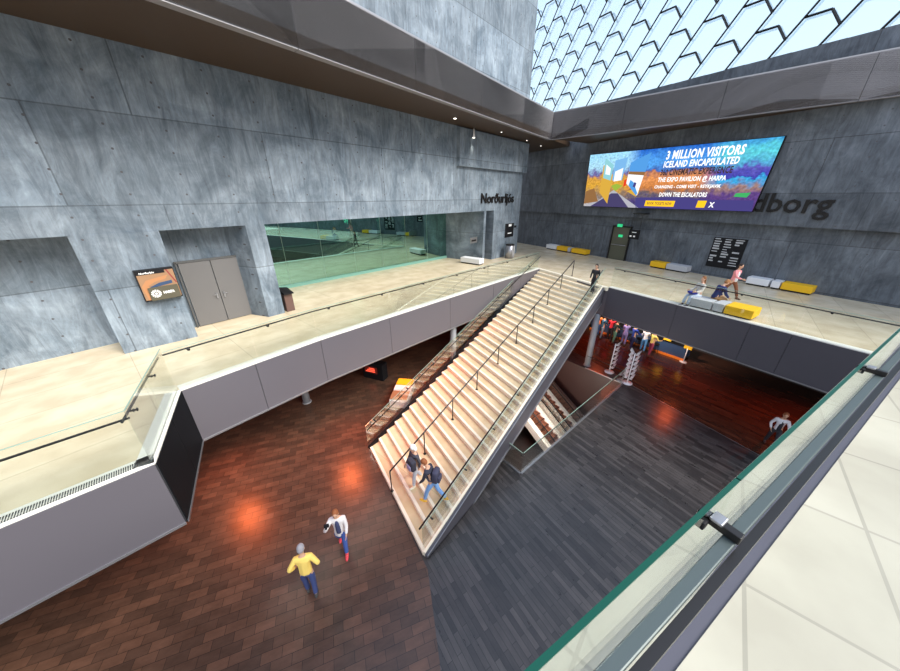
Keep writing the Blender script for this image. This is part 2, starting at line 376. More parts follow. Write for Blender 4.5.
# well
wl = MB(); zb = -4.2
for p, q in ((h1,h2),(h2,h3),(h3,h4),(h4,h1)): wl.face([p, q, Z(q,zb), Z(p,zb)], M['wellwall'])
wl.face([Z(h1,zb), Z(h2,zb), Z(h3,zb), Z(h4,zb)], M['dark']); o = wl.build('wall_well', recalc=False); o['kind'] = 'structure'
# ---- lower walls
lw = MB(); q0 = s269 - D1*30 - N1*2; q1 = s269 + D1*40 - N1*2
lw.prism([q0, q1, q1-N1*.3, q0-N1*.3], 0, SLAB, M['red']); struct(lw, 'wall_lower_left', 'red wall under the left mezzanine')
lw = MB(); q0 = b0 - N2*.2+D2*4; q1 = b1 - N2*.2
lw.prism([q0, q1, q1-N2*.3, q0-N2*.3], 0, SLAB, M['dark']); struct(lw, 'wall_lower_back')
# ---- staircase
NST = 34; RISE = MZ/NST
A0, B0 = at(371,450,0), at(423.5,555,0); C1, Dn = at(540.4,268.5,MZ), at(602,286.2,MZ)
def sl(t): return H(A0).lerp(H(C1), t)
def sr(t): return H(B0).lerp(H(Dn), t)
stair = thing('staircase', 'wide pale stone staircase rising from lower floor to mezzanine', 'staircase', A0)
m_ = MB(); ns = MB()
for i in range(NST):
    t0, t1 = i/(NST-1), min((i+1)/(NST-1), 1.0); z0, z1 = i*RISE, (i+1)*RISE
    if i == NST-1: break
    a, b2, c, d = sl(t0), sr(t0), sr(t1), sl(t1)
    m_.prism([a, b2, c, d], max(0, z0-.35), z1, M['tread'])
for i in range(NST):
    t0 = i/(NST-1); z1 = (i+1)*RISE; a, b2 = sl(t0), sr(t0); k = D1*.085
    ns.prism([a-D1*.02, b2-D1*.02, b2+k, a+k], z1-RISE*.995, z1+.004, M['nose'])
m_.build('tread', stair); ns.build('nosing', stair)
SD = Vector((-D1.y, D1.x, 0))   # towards the left side of the stair
def slope_panel(mb, fn, offa, offb, up, dn, m, t0=0, t1=1, floor=0.0):
    n = 24
    for i in range(n):
        ta, tb = t0+(t1-t0)*i/n, t0+(t1-t0)*(i+1)/n
        P, Q = fn(ta), fn(tb); za, zb_ = ta*(MZ-RISE)+RISE, tb*(MZ-RISE)+RISE
        if i == 0 and t0 == 0: P = P - D1*.0
        la, lb = max(floor, za-dn), max(floor, zb_-dn)
        mb.hexa([Z(P+SD*offa, la), Z(Q+SD*offa, lb), Z(Q+SD*offb, lb), Z(P+SD*offb, la)], [Z(P+SD*offa, za+up), Z(Q+SD*offa, zb_+up), Z(Q+SD*offb, zb_+up), Z(P+SD*offb, za+up)], m)
m_ = MB(); slope_panel(m_, sr, 0, -.07, .03, .5, M['nose']); m_.build('side_kerb', stair)
m_ = MB(); slope_panel(m_, sr, -.07, -.16, -.02, .95, M['fascia_d']); slope_panel(m_, sr, -.16, -.18, -.90, 1.0, M['steel_l']); slope_panel(m_, sr, -.16, -.18, 0.0, .04, M['steel_l']); m_.build('right_stringer', stair)
m_ = MB(); slope_panel(m_, sl, .02, .21, -.10, .9, M['black_p']); m_.build('left_stringer', stair)
m_ = MB()
for i in range(24):
    ta, tb = i/24, (i+1)/24; za, zb_ = ta*(MZ-RISE)+RISE-.36, tb*(MZ-RISE)+RISE-.36
    if za < .05: continue
    m_.hexa([Z(sl(ta), za-.3), Z(sl(tb), zb_-.3), Z(sr(tb), zb_-.3), Z(sr(ta), za-.3)], [Z(sl(ta), za), Z(sl(tb), zb_), Z(sr(tb), zb_), Z(sr(ta), za)], M['fascia_d'])
m_.build('stair_soffit', stair)
m_ = MB(); n_ = inward(H(e3), H(e5)); m_.prism([H(e3)-n_*.16, H(e5)-n_*.16, H(e5)+n_*.06, H(e3)+n_*.06], MZ-RISE-.03, MZ+.006, M['nose']); m_.build('top_riser', stair)
# centre handrail
hr = thing('stair_handrail', 'dark steel handrail with posts down the middle of the stairs', 'handrail', at(392,491,.3))
bases = [(392,491),(423,455),(451,423),(474.7,394),(497,367.4),(515.8,344.6),(533,323),(547.8,304.6),(561,288.5),(572,275.8)]
def on_stair(x, y):     # meet the tread under a pixel
    best = None
    for i in range(NST):
        z = (i+1)*RISE; p = at(x, y, z); t = (H(p)-H(A0)).dot(D1)/((H(C1)-H(A0)).dot(D1))
        # position along the stair measured at its own cross line
        import mathutils
        e = abs(t_of(p)*(NST-1) - i - .5)
        if best is None or e < best[0]: best = (e, p)
    return best[1]
def t_of(p):
    lo, hi = -.2, 1.2
    for _ in range(30):
        m = (lo+hi)/2; a, b2 = sl(m), sr(m); s = (b2-a).cross(H(p)-a).z
        if s > 0: lo = m
        else: hi = m
    return (lo+hi)/2
pts = [on_stair(*b) for b in bases[:-1]] + [at(*bases[-1], MZ)]
# even out along a straight line
pa, pb = pts[0], pts[-1]; k = len(pts)-1
pts = [pa.lerp(pb, i/k) for i in range(k+1)]
for p in pts:
    t = t_of(p); i = max(0, min(NST-1, int(math.floor(t*(NST-1)+1e-6)))); zf = (i+1)*RISE if t < 1 else MZ
    m_ = MB(); top = p.z+.92; m_.tube([Z(p, zf), Z(p, top)], .022, M['steel']); m_.tube([Z(p, zf), Z(p, zf+.015)], .06, M['steel']); m_.build('post', hr)
m_ = MB(); m_.tube([p+Vector((0,0,.93)) for p in pts], .027, M['steel']); m_.build('rail', hr)
# ---- glass balustrades
def balustrade(label, base, hgt, npan, side, edge='gedge2', railh=.95, railoff=.10, brk=None, group='glass balustrades with dark handrails', rail=True, rr=.021, cat='balustrade', railname='handrail'):
    t = thing('glass_balustrade', label, cat, base[0], group)
    for (p, q) in zip(base, base[1:]):
        L = (H(q)-H(p)).length; npn = max(1, round(npan*L/sum((H(b)-H(a)).length for a, b in zip(base, base[1:])))); d = (q-p)
        n = Vector((-U(q-p).y, U(q-p).x, 0))*side; uu = d.normalized()*.008
        for i in range(npn):
            a, b = p+d*(i/npn)+uu, p+d*((i+1)/npn)-uu; th = n*.018; up = Vector((0,0,hgt)); e = Vector((0,0,.012))
            m_ = MB(); m_.hexa([a, b, b+th, a+th], [a+up, b+up, b+th+up, a+th+up], M['glass']); gp_ = m_.build('glass_panel', t)
            m_ = MB(); m_.hexa([a+up, b+up, b+th+up, a+th+up], [a+up+e, b+up+e, b+th+up+e, a+th+up+e], M[edge]); m_.build('glass_edge', gp_)
            if rail:
                for fr in (.25,) if npn > 1 else (.25,.75):
                    c = a.lerp(b, fr)+Vector((0,0,railh)); m_ = MB()
                    m_.tube([c-n*.03, c+n*railoff], .016, M['steel']); m_.tube([c-n*.03, c-n*.015], .035, M['steel']); m_.tube([c+n*.02, c+n*.035], .035, M['steel']); m_.build('bracket', t)
    if rail:
        m_ = MB(); off = []
        for i, p in enumerate(base):
            ns_ = []
            for (a, b) in zip(base, base[1:]):
                if a is p or b is p: ns_.append(Vector((-U(b-a).y, U(b-a).x, 0))*side)
            nn = sum(ns_, Vector())/len(ns_); nn = nn/max(nn.length**2, .3); off.append(p+nn*railoff+Vector((0,0,railh)))
        m_.tube(off, rr, M['steel']); m_.build(railname, t)
    return t
K = .03
inn = lambda p, q, o=.13: H(p)+inward(p, q)*o
ni = inward(eM, H(e0)); nj = inward(H(e0), H(e1)); nk = inward(H(e1), H(e2))
q0 = Z(eM+ni*.05, MZ+K); q1 = Z(H(e0)+ni*.05+nj*.03, MZ+K); q2 = Z(H(e1)+nj*.03+nk*.05, MZ+K)
balustrade('glass balustrade at lower left ending at the grille corner', [q0, q1], 1.15, 6, 1)
balustrade('short glass balustrade above the black return face', [q1, q2], 1.15, 2, 1)
nE = inward(H(e2), H(e3)); q3 = Z(H(e2)+nk*.12, MZ+K); q4 = Z(H(e3)+nE*.1-D1*.15, MZ+K)
balustrade('long glass balustrade along the left mezzanine edge', [q2, q3, q4], 1.05, 9, 1)
nb = inward(H(e5), H(e6)); q5 = Z(H(e5)+nb*.1, MZ+K); q6 = Z(H(e6)+nb*.1, MZ+K); q7 = Z(eR+nb*.1, MZ+K)
balustrade('glass balustrade along the dark mezzanine edge in front of the yellow bench', [q5, q6, q7], 1.05, 9, 1)
g0 = Z(H(A0)+SD*.10, .0); 
lg = [Z(sl(0)+SD*.19, .0), Z(sl(1)+SD*.19, MZ-.17)]
balustrade('sloping glass balustrade on the left side of the stairs', lg, 1.12, 8, -1, railh=.97)
rg = [Z(sr(0)+SD*.0, RISE+.05), Z(sr(1)+SD*.0, MZ+.05)]
balustrade('sloping glass balustrade on the right side of the stairs', rg, .95, 9, 1, railh=.82, rr=.026, railoff=.12)
# well glass
wg = thing('well_balustrade', 'frameless glass guard around the escalator well', 'balustrade', h1)
for (p, q, n_) in ((h1-dd*-1.6, h1, 1), (h1, h2, 4), (h2, h2+dd*2.2, 1)):
    n = Vector((-U(q-p).y, U(q-p).x, 0))*.0; d = q-p
    for i in range(n_ if n_ > 1 or p is not h2 else 0):
        a, b = p+d*(i/n_), p+d*((i+1)/n_); u_ = d.normalized()*.01; th = Vector((U(d).y, -U(d).x, 0))*.018; up = Vector((0,0,1.0)); e = Vector((0,0,.015))
        a = a+u_; b = b-u_; m_ = MB(); m_.hexa([a, b, b+th, a+th], [a+up, b+up, b+th+up, a+th+up], M['glass']); gp_ = m_.build('glass_panel', wg)
        m_ = MB(); m_.hexa([a+up, b+up, b+th+up, a+th+up], [a+up+e, b+up+e, b+th+up+e, a+th+up+e], M['gedge2']); m_.build('glass_edge', gp_)
    m_ = MB(); th = Vector((U(d).y, -U(d).x, 0)); m_.tube([p-th*.06+Vector((0,0,.85)), q-th*.06+Vector((0,0,.85))], .018, M['steel']); m_.build('handrail', wg)
    m_ = MB(); m_.prism([p, q, q+th*.06, p+th*.06], .0, .04, M['steel_l']); m_.build('base_rail', wg)
# ---- escalators going down under the right rim
edir = -dd                            # downwards travel direction (towards the right rim)
ua = U(h2-h1)
def escal(u0, label):
    W_ = .85; t = thing('escalator', label, 'escalator', h1+ua*u0-Vector((0,0,4)), 'escalators going down under the stairs')
    top = h1 + ua*u0 + dd*7.0; sl_ = math.radians(30); L = 8.0
    def P(s, v, z=0): return top + edir*(s*math.cos(sl_)) + ua*v + Vector((0,0,-.25-s*math.sin(sl_)+z))
    m_ = MB(); nst = 21
    for i in range(nst):
        s0, s1 = L*i/nst, L*(i+1)/nst; a = P(s0, .0); b = P(s1, 0)
        pA_ = [Z(P(s0,0), a.z), Z(P(s1,0), a.z), Z(P(s1,W_), a.z), Z(P(s0,W_), a.z)]
        m_.hexa([p-Vector((0,0,.35)) for p in pA_], pA_, M['step_e'])
        for v in (.34, .7): m_.hexa([Z(P(s0,v),a.z), Z(P(s1,v),a.z), Z(P(s1,v+.03),a.z), Z(P(s0,v+.03),a.z)], [Z(P(s0,v),a.z+.01), Z(P(s1,v),a.z+.01), Z(P(s1,v+.03),a.z+.01), Z(P(s0,v+.03),a.z+.01)], M['step_g'])
        m_.hexa([Z(P(s1-.06,0),a.z), Z(P(s1,0),a.z), Z(P(s1,W_),a.z), Z(P(s1-.06,W_),a.z)], [Z(P(s1-.06,0),a.z+.008), Z(P(s1,0),a.z+.008), Z(P(s1,W_),a.z+.008), Z(P(s1-.06,W_),a.z+.008)], M['step_g'])
    m_.build('steps', t)
    for v0 in (-.30, W_+.02):
        m_ = MB(); m_.hexa([P(0,v0,-.4), P(L,v0,-.4), P(L,v0+.28,-.4), P(0,v0+.28,-.4)], [P(0,v0,.16), P(L,v0,.16), P(L,v0+.28,.16), P(0,v0+.28,.16)], M['decking']); bal = m_.build('balustrade_deck', t)
        m_ = MB(); m_.hexa([P(0,v0+.12,.16), P(L,v0+.12,.16), P(L,v0+.14,.16), P(0,v0+.14,.16)], [P(0,v0+.12,.85), P(L,v0+.12,.85), P(L,v0+.14,.85), P(0,v0+.14,.85)], M['glass']); m_.build('glass_side', bal)
        m_ = MB(); m_.tube([P(0,v0+.13,.88), P(L,v0+.13,.88)], .035, M['black']); m_.build('moving_handrail', bal)
escal(5.3, 'escalator nearer the foot of the stairs, steps tinted with orange reflection'); escal(6.95, 'escalator nearer the leaflet stands, steps tinted with orange reflection')
m_ = MB(); u_ = 8.25; pt_ = h1+ua*u_+dd*7.0; pb2 = pt_ + edir*8.0*math.cos(math.radians(30))
m_.hexa([Z(pt_,-1.2), Z(pb2,-5.2), Z(pb2+ua*.12,-5.2), Z(pt_+ua*.12,-1.2)], [Z(pt_,.35), Z(pb2,-3.3), Z(pb2+ua*.12,-3.3), Z(pt_+ua*.12,.35)], M['wellwall'])
struct(m_, 'wall_escalator_side')
# ---- columns
for i, (x, y) in enumerate(((587,365), (307,402), (453,374))):
    p = at(x, y, 0); m_ = MB(); m_.tube([Z(p, 0), Z(p, SLAB+.02)], .17, M['conduit'], 20); m_.tube([Z(p,0), Z(p,.03)], .22, M['conduit'], 20)
    if i == 0: m_.tube([Z(p, SLAB), Z(p, SLAB+.0001)], .17, M['conduit'], 20)
    o = m_.build('column'); o['kind'] = 'structure'
# ---- upper gallery, soffit and parapet
K0 = H(at(551,139,SOF)); kl = H(at(463,107,SOF)); kr = H(at(793,108,SOF))
dl = U(kl-K0); dr = U(kr-K0)
PL, PR = K0+dl*34, K0+dr*30
m_ = MB(); m_.prism([PL, K0, corner-N1*.1+D1*25, corner+D1*25-N1*3, L0-N1*3, ], SOF, SOF+.3, M['soffit']); 
m_.prism([K0, PR, PR-N2*14, K0-N2*14], SOF+.001, SOF+.3, M['soffit']); struct(m_, 'ceiling_soffit', 'dark brown soffit under the upper gallery')
pz = onv(552, 113, K0, dr).z
m_ = MB()
for p, q, js in ((K0, PL, 5), (K0, PR, 4)):
    d = U(q-p); n = Vector((d.y, -d.x, 0)); n = n if n.dot(Vector((0,1,0))) > 0 else -n
    if js == 5: n = -N1
    L = (q-p).length; s = 0
    while s < L:
        a, c = p+d*(s+.01), p+d*min(L, s+4.6)-d*.01; m_.prism([a, c, c+n*.25, a+n*.25], SOF-.05, pz, M['parapet']); s += 4.6
    m_.prism([p, q, q+n*.2, p+n*.2], SOF-.03, pz-.03, M['groove'])
    m_.prism([p, q, q+n*.3, p+n*.3], pz, pz+.04, M['steel_l'])
struct(m_, 'wall_parapet', 'grey parapet of the upper gallery')
for i, (x, y) in enumerate(((455,117),(474,128),(501.5,131),(527,139.5),(541,145))):
    p = at(x, y, SOF); t = thing('ceiling_spotlight', ['leftmost flush spotlight in the brown soffit','small cone spotlight hanging below brown soffit above raised concrete block','flush spotlight in brown soffit just right of the hanging cone spotlight','flush spotlight in brown soffit left of the parapet corner, second from right','rightmost flush spotlight in soffit, just under the parapet corner'][i], 'ceiling light', p, 'soffit spotlights')
    dz = .28 if i == 1 else .0
    m_ = MB(); m_.tube([p+Vector((0,0,.02)), p-Vector((0,0,dz)), p-Vector((0,0,dz+(.2 if i == 1 else .06)))], [.03,.04,.09], M['white' if i == 1 else 'steel_l'], 12); m_.build('lamp_housing', t)
    m_ = MB(); zz_ = dz+(.2 if i == 1 else .06); m_.tube([p-Vector((0,0,zz_)), p-Vector((0,0,zz_+.015))], .07 if i < 2 else .03, M['lamp'], 12); m_.build('lens', t)
# ---- glass facade with honeycomb mullions far above the back gallery
fc = MB(); fo = BP - N2*9 - D2*20
for r in range(9):
    for c in range(34):
        x = c*2.4 + (1.2 if r % 2 else 0); z = 13.5 + r*1.75
        a = fo+D2*x; P3 = [Z(a-D2*0, z), Z(a+D2*.6, z+.875), Z(a+D2*1.8, z+.875), Z(a+D2*2.4, z), Z(a+D2*1.8, z-.875)]
        for u_, v_ in zip(P3, P3[1:]): fc.tube([u_, v_], .07, M['steel'], 4, caps=False)
struct(fc, 'window_2', 'honeycomb glass facade mullions')
cg = MB(); ff = BP - N2*9.2 - D2*24; cg.prism([ff, ff+D2*90, ff+D2*90-N2*.05, ff-N2*.05], 13, 30, glassm('facade_glass', (.75,.86,.92), .15)); struct(cg, 'window_3', 'pale facade glass')
# ---- screen
onU = lambda x, y: onB(x, y, .62)
c00, c10, c11, c01 = onU(583.5,206), onU(752,211.5), onU(785,136.2), onU(590.5,155)
def sc(u, v, o=0.0): return c00*(1-u)*(1-v) + c10*u*(1-v) + c11*u*v + c01*(1-u)*v + N2*o
def bg():
    m, n, l, b = nt('screen_landscape'); n.remove(b); out = n['Material Output']
    uv = N(n, 'ShaderNodeUVMap'); sp = N(n, 'ShaderNodeSeparateXYZ'); l.new(uv.outputs[0], sp.inputs[0])
    no = N(n, 'ShaderNodeTexNoise'); no.inputs['Scale'].default_value = 9; no.inputs['Detail'].default_value = 8
    mp = N(n, 'ShaderNodeMapping'); mp.inputs['Scale'].default_value = (3, 1, 1); l.new(uv.outputs[0], mp.inputs[0]); l.new(mp.outputs[0], no.inputs[0])
    ad = N(n, 'ShaderNodeMath', operation='MULTIPLY_ADD'); l.new(no.outputs[0], ad.inputs[0]); ad.inputs[1].default_value = .35; ad.inputs[2].default_value = -.175
    s = N(n, 'ShaderNodeMath', operation='ADD'); l.new(ad.outputs[0], s.inputs[0]); l.new(sp.outputs[1], s.inputs[1])
    r1 = ramp(n, [(0, (.05,.04,.14)), (.17, (.07,.05,.16)), (.24, (.14,.11,.12)), (.36, (.50,.18,.05)), (.5, (.70,.27,.09)), (.60, (.36,.15,.10)), (.64, (.05,.12,.40)), (.78, (.08,.32,.75)), (1, (.02,.12,.50))])
    r2 = ramp(n, [(0, (.06,.03,.15)), (.22, (.10,.05,.20)), (.34, (.30,.18,.15)), (.42, (.10,.25,.50)), (.46, (.04,.36,.66)), (.50, (.05,.05,.35)), (.62, (.10,.09,.42)), (.68, (.08,.32,.55)), (.85, (.10,.55,.62)), (1, (.05,.30,.60))])
    r3 = ramp(n, [(0, (.45,.42,.42)), (.2, (.20,.15,.12)), (.4, (.62,.33,.04)), (.55, (.55,.28,.05)), (.62, (.12,.10,.30)), (.75, (.35,.60,.75)), (1, (.30,.62,.85))])
    for r in (r1, r2, r3): l.new(s.outputs[0], r.inputs[0])
    st = N(n, 'ShaderNodeMapRange'); st.inputs[1].default_value = .72; st.inputs[2].default_value = .80; l.new(sp.outputs[0], st.inputs[0])
    s2 = N(n, 'ShaderNodeMapRange'); s2.inputs[1].default_value = .27; s2.inputs[2].default_value = .36; l.new(sp.outputs[0], s2.inputs[0])
    c = mix(n, l, r1.outputs[0], r2.outputs[0], st.outputs[0], 'MIX'); c = mix(n, l, r3.outputs[0], c, s2.outputs[0], 'MIX')
    rr = ramp(n, [(.3, (.6,.6,.6)), (.7, (1.5,1.5,1.5))]); n3 = N(n, 'ShaderNodeTexNoise'); n3.inputs['Scale'].default_value = 26; n3.inputs['Detail'].default_value = 6; l.new(mp.outputs[0], n3.inputs[0]); l.new(n3.outputs[0], rr.inputs[0])
    c = mix(n, l, c, rr.outputs[0], .7)
    e = N(n, 'ShaderNodeEmission'); l.new(c, e.inputs[0]); e.inputs[1].default_value = SCR; l.new(e.outputs[0], out.inputs[0])
    return m
SCR = 1.0
def em(name, c, s=1.0):
    m, n, l, b = nt(name); n.remove(b); e = N(n, 'ShaderNodeEmission'); e.inputs[0].default_value = (*c, 1); e.inputs[1].default_value = SCR*s; l.new(e.outputs[0], n['Material Output'].inputs[0]); return m
scr = thing('video_screen', 'large video screen showing landscape advert high on the dark concrete wall', 'screen', (c00+c10)/2)
m_ = MB(); NU, NV = 24, 10; grid = [[m_.bm.verts.new(sc(i/NU, j/NV, .0)) for j in range(NV+1)] for i in range(NU+1)]
uvl = m_.bm.loops.layers.uv.new('UVMap')
for i in range(NU):
    for j in range(NV):
        ff_ = m_.bm.faces.new((grid[i][j], grid[i+1][j], grid[i+1][j+1], grid[i][j+1])); ff_.material_index = m_.mi(None) if 0 else 0
        for lp, (a, b) in zip(ff_.loops, ((i,j),(i+1,j),(i+1,j+1),(i,j+1))): lp[uvl].uv = (a/NU, b/NV)
m_.mats = [bg()]; m_.build('display', scr, recalc=False)
m_ = MB(); m_.hexa([sc(-.003,-.008,-.12), sc(1.003,-.008,-.12), sc(1.003,1.008,-.12), sc(-.003,1.008,-.12)], [sc(-.003,-.008,-.01), sc(1.003,-.008,-.01), sc(1.003,1.008,-.01), sc(-.003,1.008,-.01)], M['black']); m_.build('screen_casing', scr)
col = dict(sky=(.30,.62,.85), sky2=(.08,.30,.68), wht=(.85,.9,.95), och=(.62,.36,.05), brn=(.26,.13,.05), grn=(.30,.42,.05), red=(.7,.05,.02), gry=(.40,.40,.45), dk=(.06,.05,.13), nv=(.06,.05,.20), tl=(.25,.55,.60), yl=(.95,.55,.02), grn2=(.05,.40,.12), pan=(.18,.42,.72))
def poly(mb, pts, c, o=.01): mb.face([sc(u*(1.17 if u < .38 else 1), v, o) for u, v in pts], em('scr_'+c, col[c]) if 'scr_'+c not in bpy.data.materials else bpy.data.materials['scr_'+c])
m_ = MB()
poly(m_, [(0,0),(.10,.12),(.19,.32),(.36,.0)], 'gry', .006); poly(m_, [(.05,.0),(.18,.26),(.22,.26),(.30,0)], 'dk', .008)
poly(m_, [(.10,.28),(.10,.80),(.17,.60),(.165,.06)], 'och', .012); poly(m_, [(.11,.55),(.105,.92),(.165,.78),(.16,.5)], 'tl', .014); poly(m_, [(.12,.62),(.118,.80),(.15,.72),(.15,.6)], 'wht', .016)
poly(m_, [(.17,.50),(.17,.86),(.24,.90),(.23,.50)], 'pan', .013); poly(m_, [(.18,.48),(.18,.66),(.225,.72),(.225,.50)], 'wht', .015)
poly(m_, [(.26,.44),(.262,.78),(.36,.93),(.335,.22)], 'wht', .013); poly(m_, [(.262,.64),(.262,.80),(.362,.95),(.352,.62)], 'sky2', .015); poly(m_, [(.262,.60),(.262,.65),(.352,.63),(.350,.57)], 'brn', .017)
poly(m_, [(.275,.40),(.28,.50),(.30,.46),(.335,.26),(.33,.22)], 'sky2', .017); poly(m_, [(.30,.38),(.305,.46),(.318,.44),(.315,.36)], 'nv', .018)
poly(m_, [(.245,.38),(.244,.50),(.258,.52),(.26,.40)], 'red', .018); poly(m_, [(.17,.40),(.20,.44),(.24,.40),(.20,.30)], 'grn', .011); poly(m_, [(.27,.30),(.33,.20),(.40,.26),(.34,.36)], 'och', .011)
poly(m_, [(0,.05),(.005,.30),(.06,.36),(.10,.1)], 'brn', .008)
poly(m_, [(.40,.0),(.385,.18),(.62,.20),(.80,.16),(.99,.16),(.999,0)], 'nv', .006)
poly(m_, [(.90,.21),(.905,.26),(.965,.27),(.955,.20)], 'grn2', .012)
m_.build('picture_collage', scr, recalc=False)
m_ = MB()
def line(txt, u0, u1, v0, v1, c, **k):
    mt = em('scr_'+c, col[c]) if 'scr_'+c not in bpy.data.materials else bpy.data.materials['scr_'+c]
    k_ = MB(); put_text(k_, txt, lambda a, b: sc(u0+(u1-u0)*a, v0+(v1-v0)*b/.72, .03), mt, size=1, shear=.0, bold=.035, space=1.08); k_.build('screen_text', scr, recalc=False)
col['txt'] = (1.0,1.0,1.0); col['tdk'] = (.05,.03,.03)
line('3 MILLION VISITORS', .515, .875, .815, .945, 'txt'); line('ICELAND ENCAPSULATED', .512, .868, .685, .785, 'txt')
line('360 CINEMATIC EXPERIENCE', .505, .855, .56, .655, 'tdk'); line('THE EXPO PAVILION @ HARPA', .50, .84, .455, .525, 'txt')
line('CHANGING - COME VISIT - REYKJAVIK', .49, .83, .345, .395, 'txt'); line('DOWN THE ESCALATORS', .53, .78, .205, .275, 'txt')
m_.bm.free()
m_ = MB(); poly(m_, [(.455,.035),(.457,.135),(.63,.135),(.628,.035)], 'yl', .02); m_.build('screen_button', scr, recalc=False); m_ = MB(); poly(m_, [(.745,.035),(.747,.145),(.79,.145),(.787,.035)], 'yl', .02)
line('BOOK TICKETS NOW', .47, .615, .065, .11, 'brn'); line('X', .805, .83, .045, .125, 'txt'); m_.build('screen_button', scr, recalc=False)
# ---- wall lettering
m_ = MB(); a = onL(480.5, 203.2); b_ = onL(512.5, 208.6); hz = onL(481,196).z - a.z; n4 = N1*.05
zL = a.z; put_text(m_, 'Norðurljós', lambda u, v: Z(H(a).lerp(H(b_), u), zL + v*hz*2.0) + N1*.03, M['steel'], depth=N1*.05, bold=.012)
tag(m_.build('wall_lettering'), 'raised dark letters on pale concrete wall above narrow door slot', 'lettering')
m_ = MB(); a2 = onB(731,209.5,.30); b2 = onB(826,222,.30); hz = (onB(775,194.5,.30)-onB(775,214,.30)).z; zz = onB(762,211.5,.30).z
put_text(m_, 'Eldborg', lambda u, v: Z(H(a2).lerp(H(b2), u), zz + v*hz/.72), M['steel'], depth=N2*.06, bold=.015)
tag(m_.build('wall_lettering'), 'raised dark letters on the dark wall beside the video screen', 'lettering')
# ---- back wall door
p, q = H(onB(607.5,257,.06)), H(onB(624.5,259.6,.06)); d3 = thing('door_3', 'olive fire door with green exit sign', 'door', Z(p, MZ)); d3['kind'] = 'structure'
m_ = MB(); m_.prism([p, q, q-N2*.1, p-N2*.1], MZ, MZ+2.35, M['olive']); lf = m_.build('door_leaf', d3)
m_ = MB(); cc = (p+q)/2; m_.tube([Z(p.lerp(q,.1)+N2*.08, MZ+1.1), Z(p.lerp(q,.9)+N2*.08, MZ+1.1)], .025, M['steel_l']); m_.build('push_bar', lf)
m_ = MB(); m_.box(Z(cc+N2*.03, MZ+1.75), D2*.32, N2*.04, .18, M['green_led']); m_.build('exit_sign', lf)
m_ = MB()
for e in (p, q): m_.box(Z(e, MZ+1.2), D2*.08, N2*.16, 2.4, M['steel'])
m_.box(Z(cc, MZ+2.42), D2*((q-p).length+.1), N2*.16, .08, M['steel']); m_.build('door_frame', d3)
t = thing('exit_lamp', 'small green and white lamp above the olive door', 'lamp', onB(620,226,.2)); m_ = MB(); m_.box(onB(620,225.5,.2), D2*.35, N2*.12, .2, M['green_led'], .02); m_.build('lamp_body', t)
m_ = MB(); m_.box(onB(620,225.5,.1), D2*.1, N2*.3, .05, M['steel']); m_.build('lamp_bracket', t)
# hanging sign
c = onB(634, 234.5, .9); hs = thing('hanging_sign', 'black rectangular sign hung on two rods right of the olive door', 'sign', c)
m_ = MB(); m_.box(c, D2*.75, N2*.06, .62, M['black'], .01); bd = m_.build('sign_board', hs)
m_ = MB(); 
for s_ in (-.2, .05): m_.box(c+D2*s_+N2*.035-Vector((0,0,.12)), D2*.14, N2*.01, .1, M['signwhite'])
m_.box(c+N2*.035+Vector((0,0,.14)), D2*.3, N2*.01, .05, M['signwhite']); m_.build('sign_print', bd)
for s_ in (-.3, .3): m_ = MB(); m_.tube([c+D2*s_+Vector((0,0,.3)), Z(c+D2*s_, LE+.3)], .015, M['steel']); m_.build('rod', hs)
m_ = MB(); m_.box(Z(c-N2*.3, LE+.3), D2*.8, N2*.7, .05, M['steel']); m_.build('ceiling_plate', hs)
# programme board
a, b_ = H(onB(706.3,262,.05)), H(onB(738,267,.05)); z1 = onB(726,238,.05).z; z0 = onB(721,268,.05).z
bo = thing('programme_board', 'black wall board with rows of white notices on the dark lower wall', 'notice board', Z((a+b_)/2, z0))
m_ = MB(); m_.prism([a, b_, b_-N2*.06, a-N2*.06], z0, z1, M['black']); m_.build('board_panel', bo)
m_ = MB(); rnd = random.Random(3)
for r in range(11):
    z = z1 - (z1-z0)*(r+.7)/12
    for (u0, u1) in ((.04,.26),(.36,.60),(.68,.94)):
        if rnd.random() < (.95 if u0 == .36 else .6):
            u2 = u0+(u1-u0)*rnd.uniform(.5,1); hh = rnd.uniform(.03,.09); x0, x1 = a.lerp(b_, u0), a.lerp(b_, u2); k_ = MB()
            k_.prism([x0+N2*.004, x1+N2*.004, x1+N2*.01, x0+N2*.01], z, z+hh, M['noticep']); k_.build('notice_strip', bo)
m_.bm.free()
# left wall small signs
def wall_panel(name, x0, x1, yt, yb, m, label, cat, off=.04, prints=()):
    a, b_ = H(onL(x0, yb)), H(onL(x1, yb)); z0, z1 = onL((x0+x1)/2, yb).z, onL((x0+x1)/2, yt).z
    t = thing(name, label, cat, Z((a+b_)/2, z0)); q = MB(); q.prism([a, b_, b_+N1*off, a+N1*off], z0, z1, m); pn = q.build('panel', t)
    for (u0, u1, v0, v1, mm) in prints:
        q = MB(); X, Y = a.lerp(b_, u0), a.lerp(b_, u1); q.prism([X+N1*(off+.001), Y+N1*(off+.001), Y+N1*(off+.008), X+N1*(off+.008)], z0+(z1-z0)*v0, z0+(z1-z0)*v1, mm); q.build('print', pn)
    return t
wall_panel('wall_sign', 504.5, 512.5, 223.5, 237, M['black'], 'black upright sign with white print by the wall corner', 'sign', prints=((.35,.7,.78,.95,M['signwhite']), (.3,.75,.25,.33,M['signwhite'])))
wall_panel('wall_plaque', 470, 476.5, 237.3, 243, M['steel_l'], 'small grey plaque on pale wall right of green glass', 'plaque', prints=((.15,.85,.3,.6,M['steel']),))
wall_panel('wall_switch', 514, 515.6, 225.5, 227.5, M['black'], 'tiny black fitting right of the upright black sign', 'switch', .06)
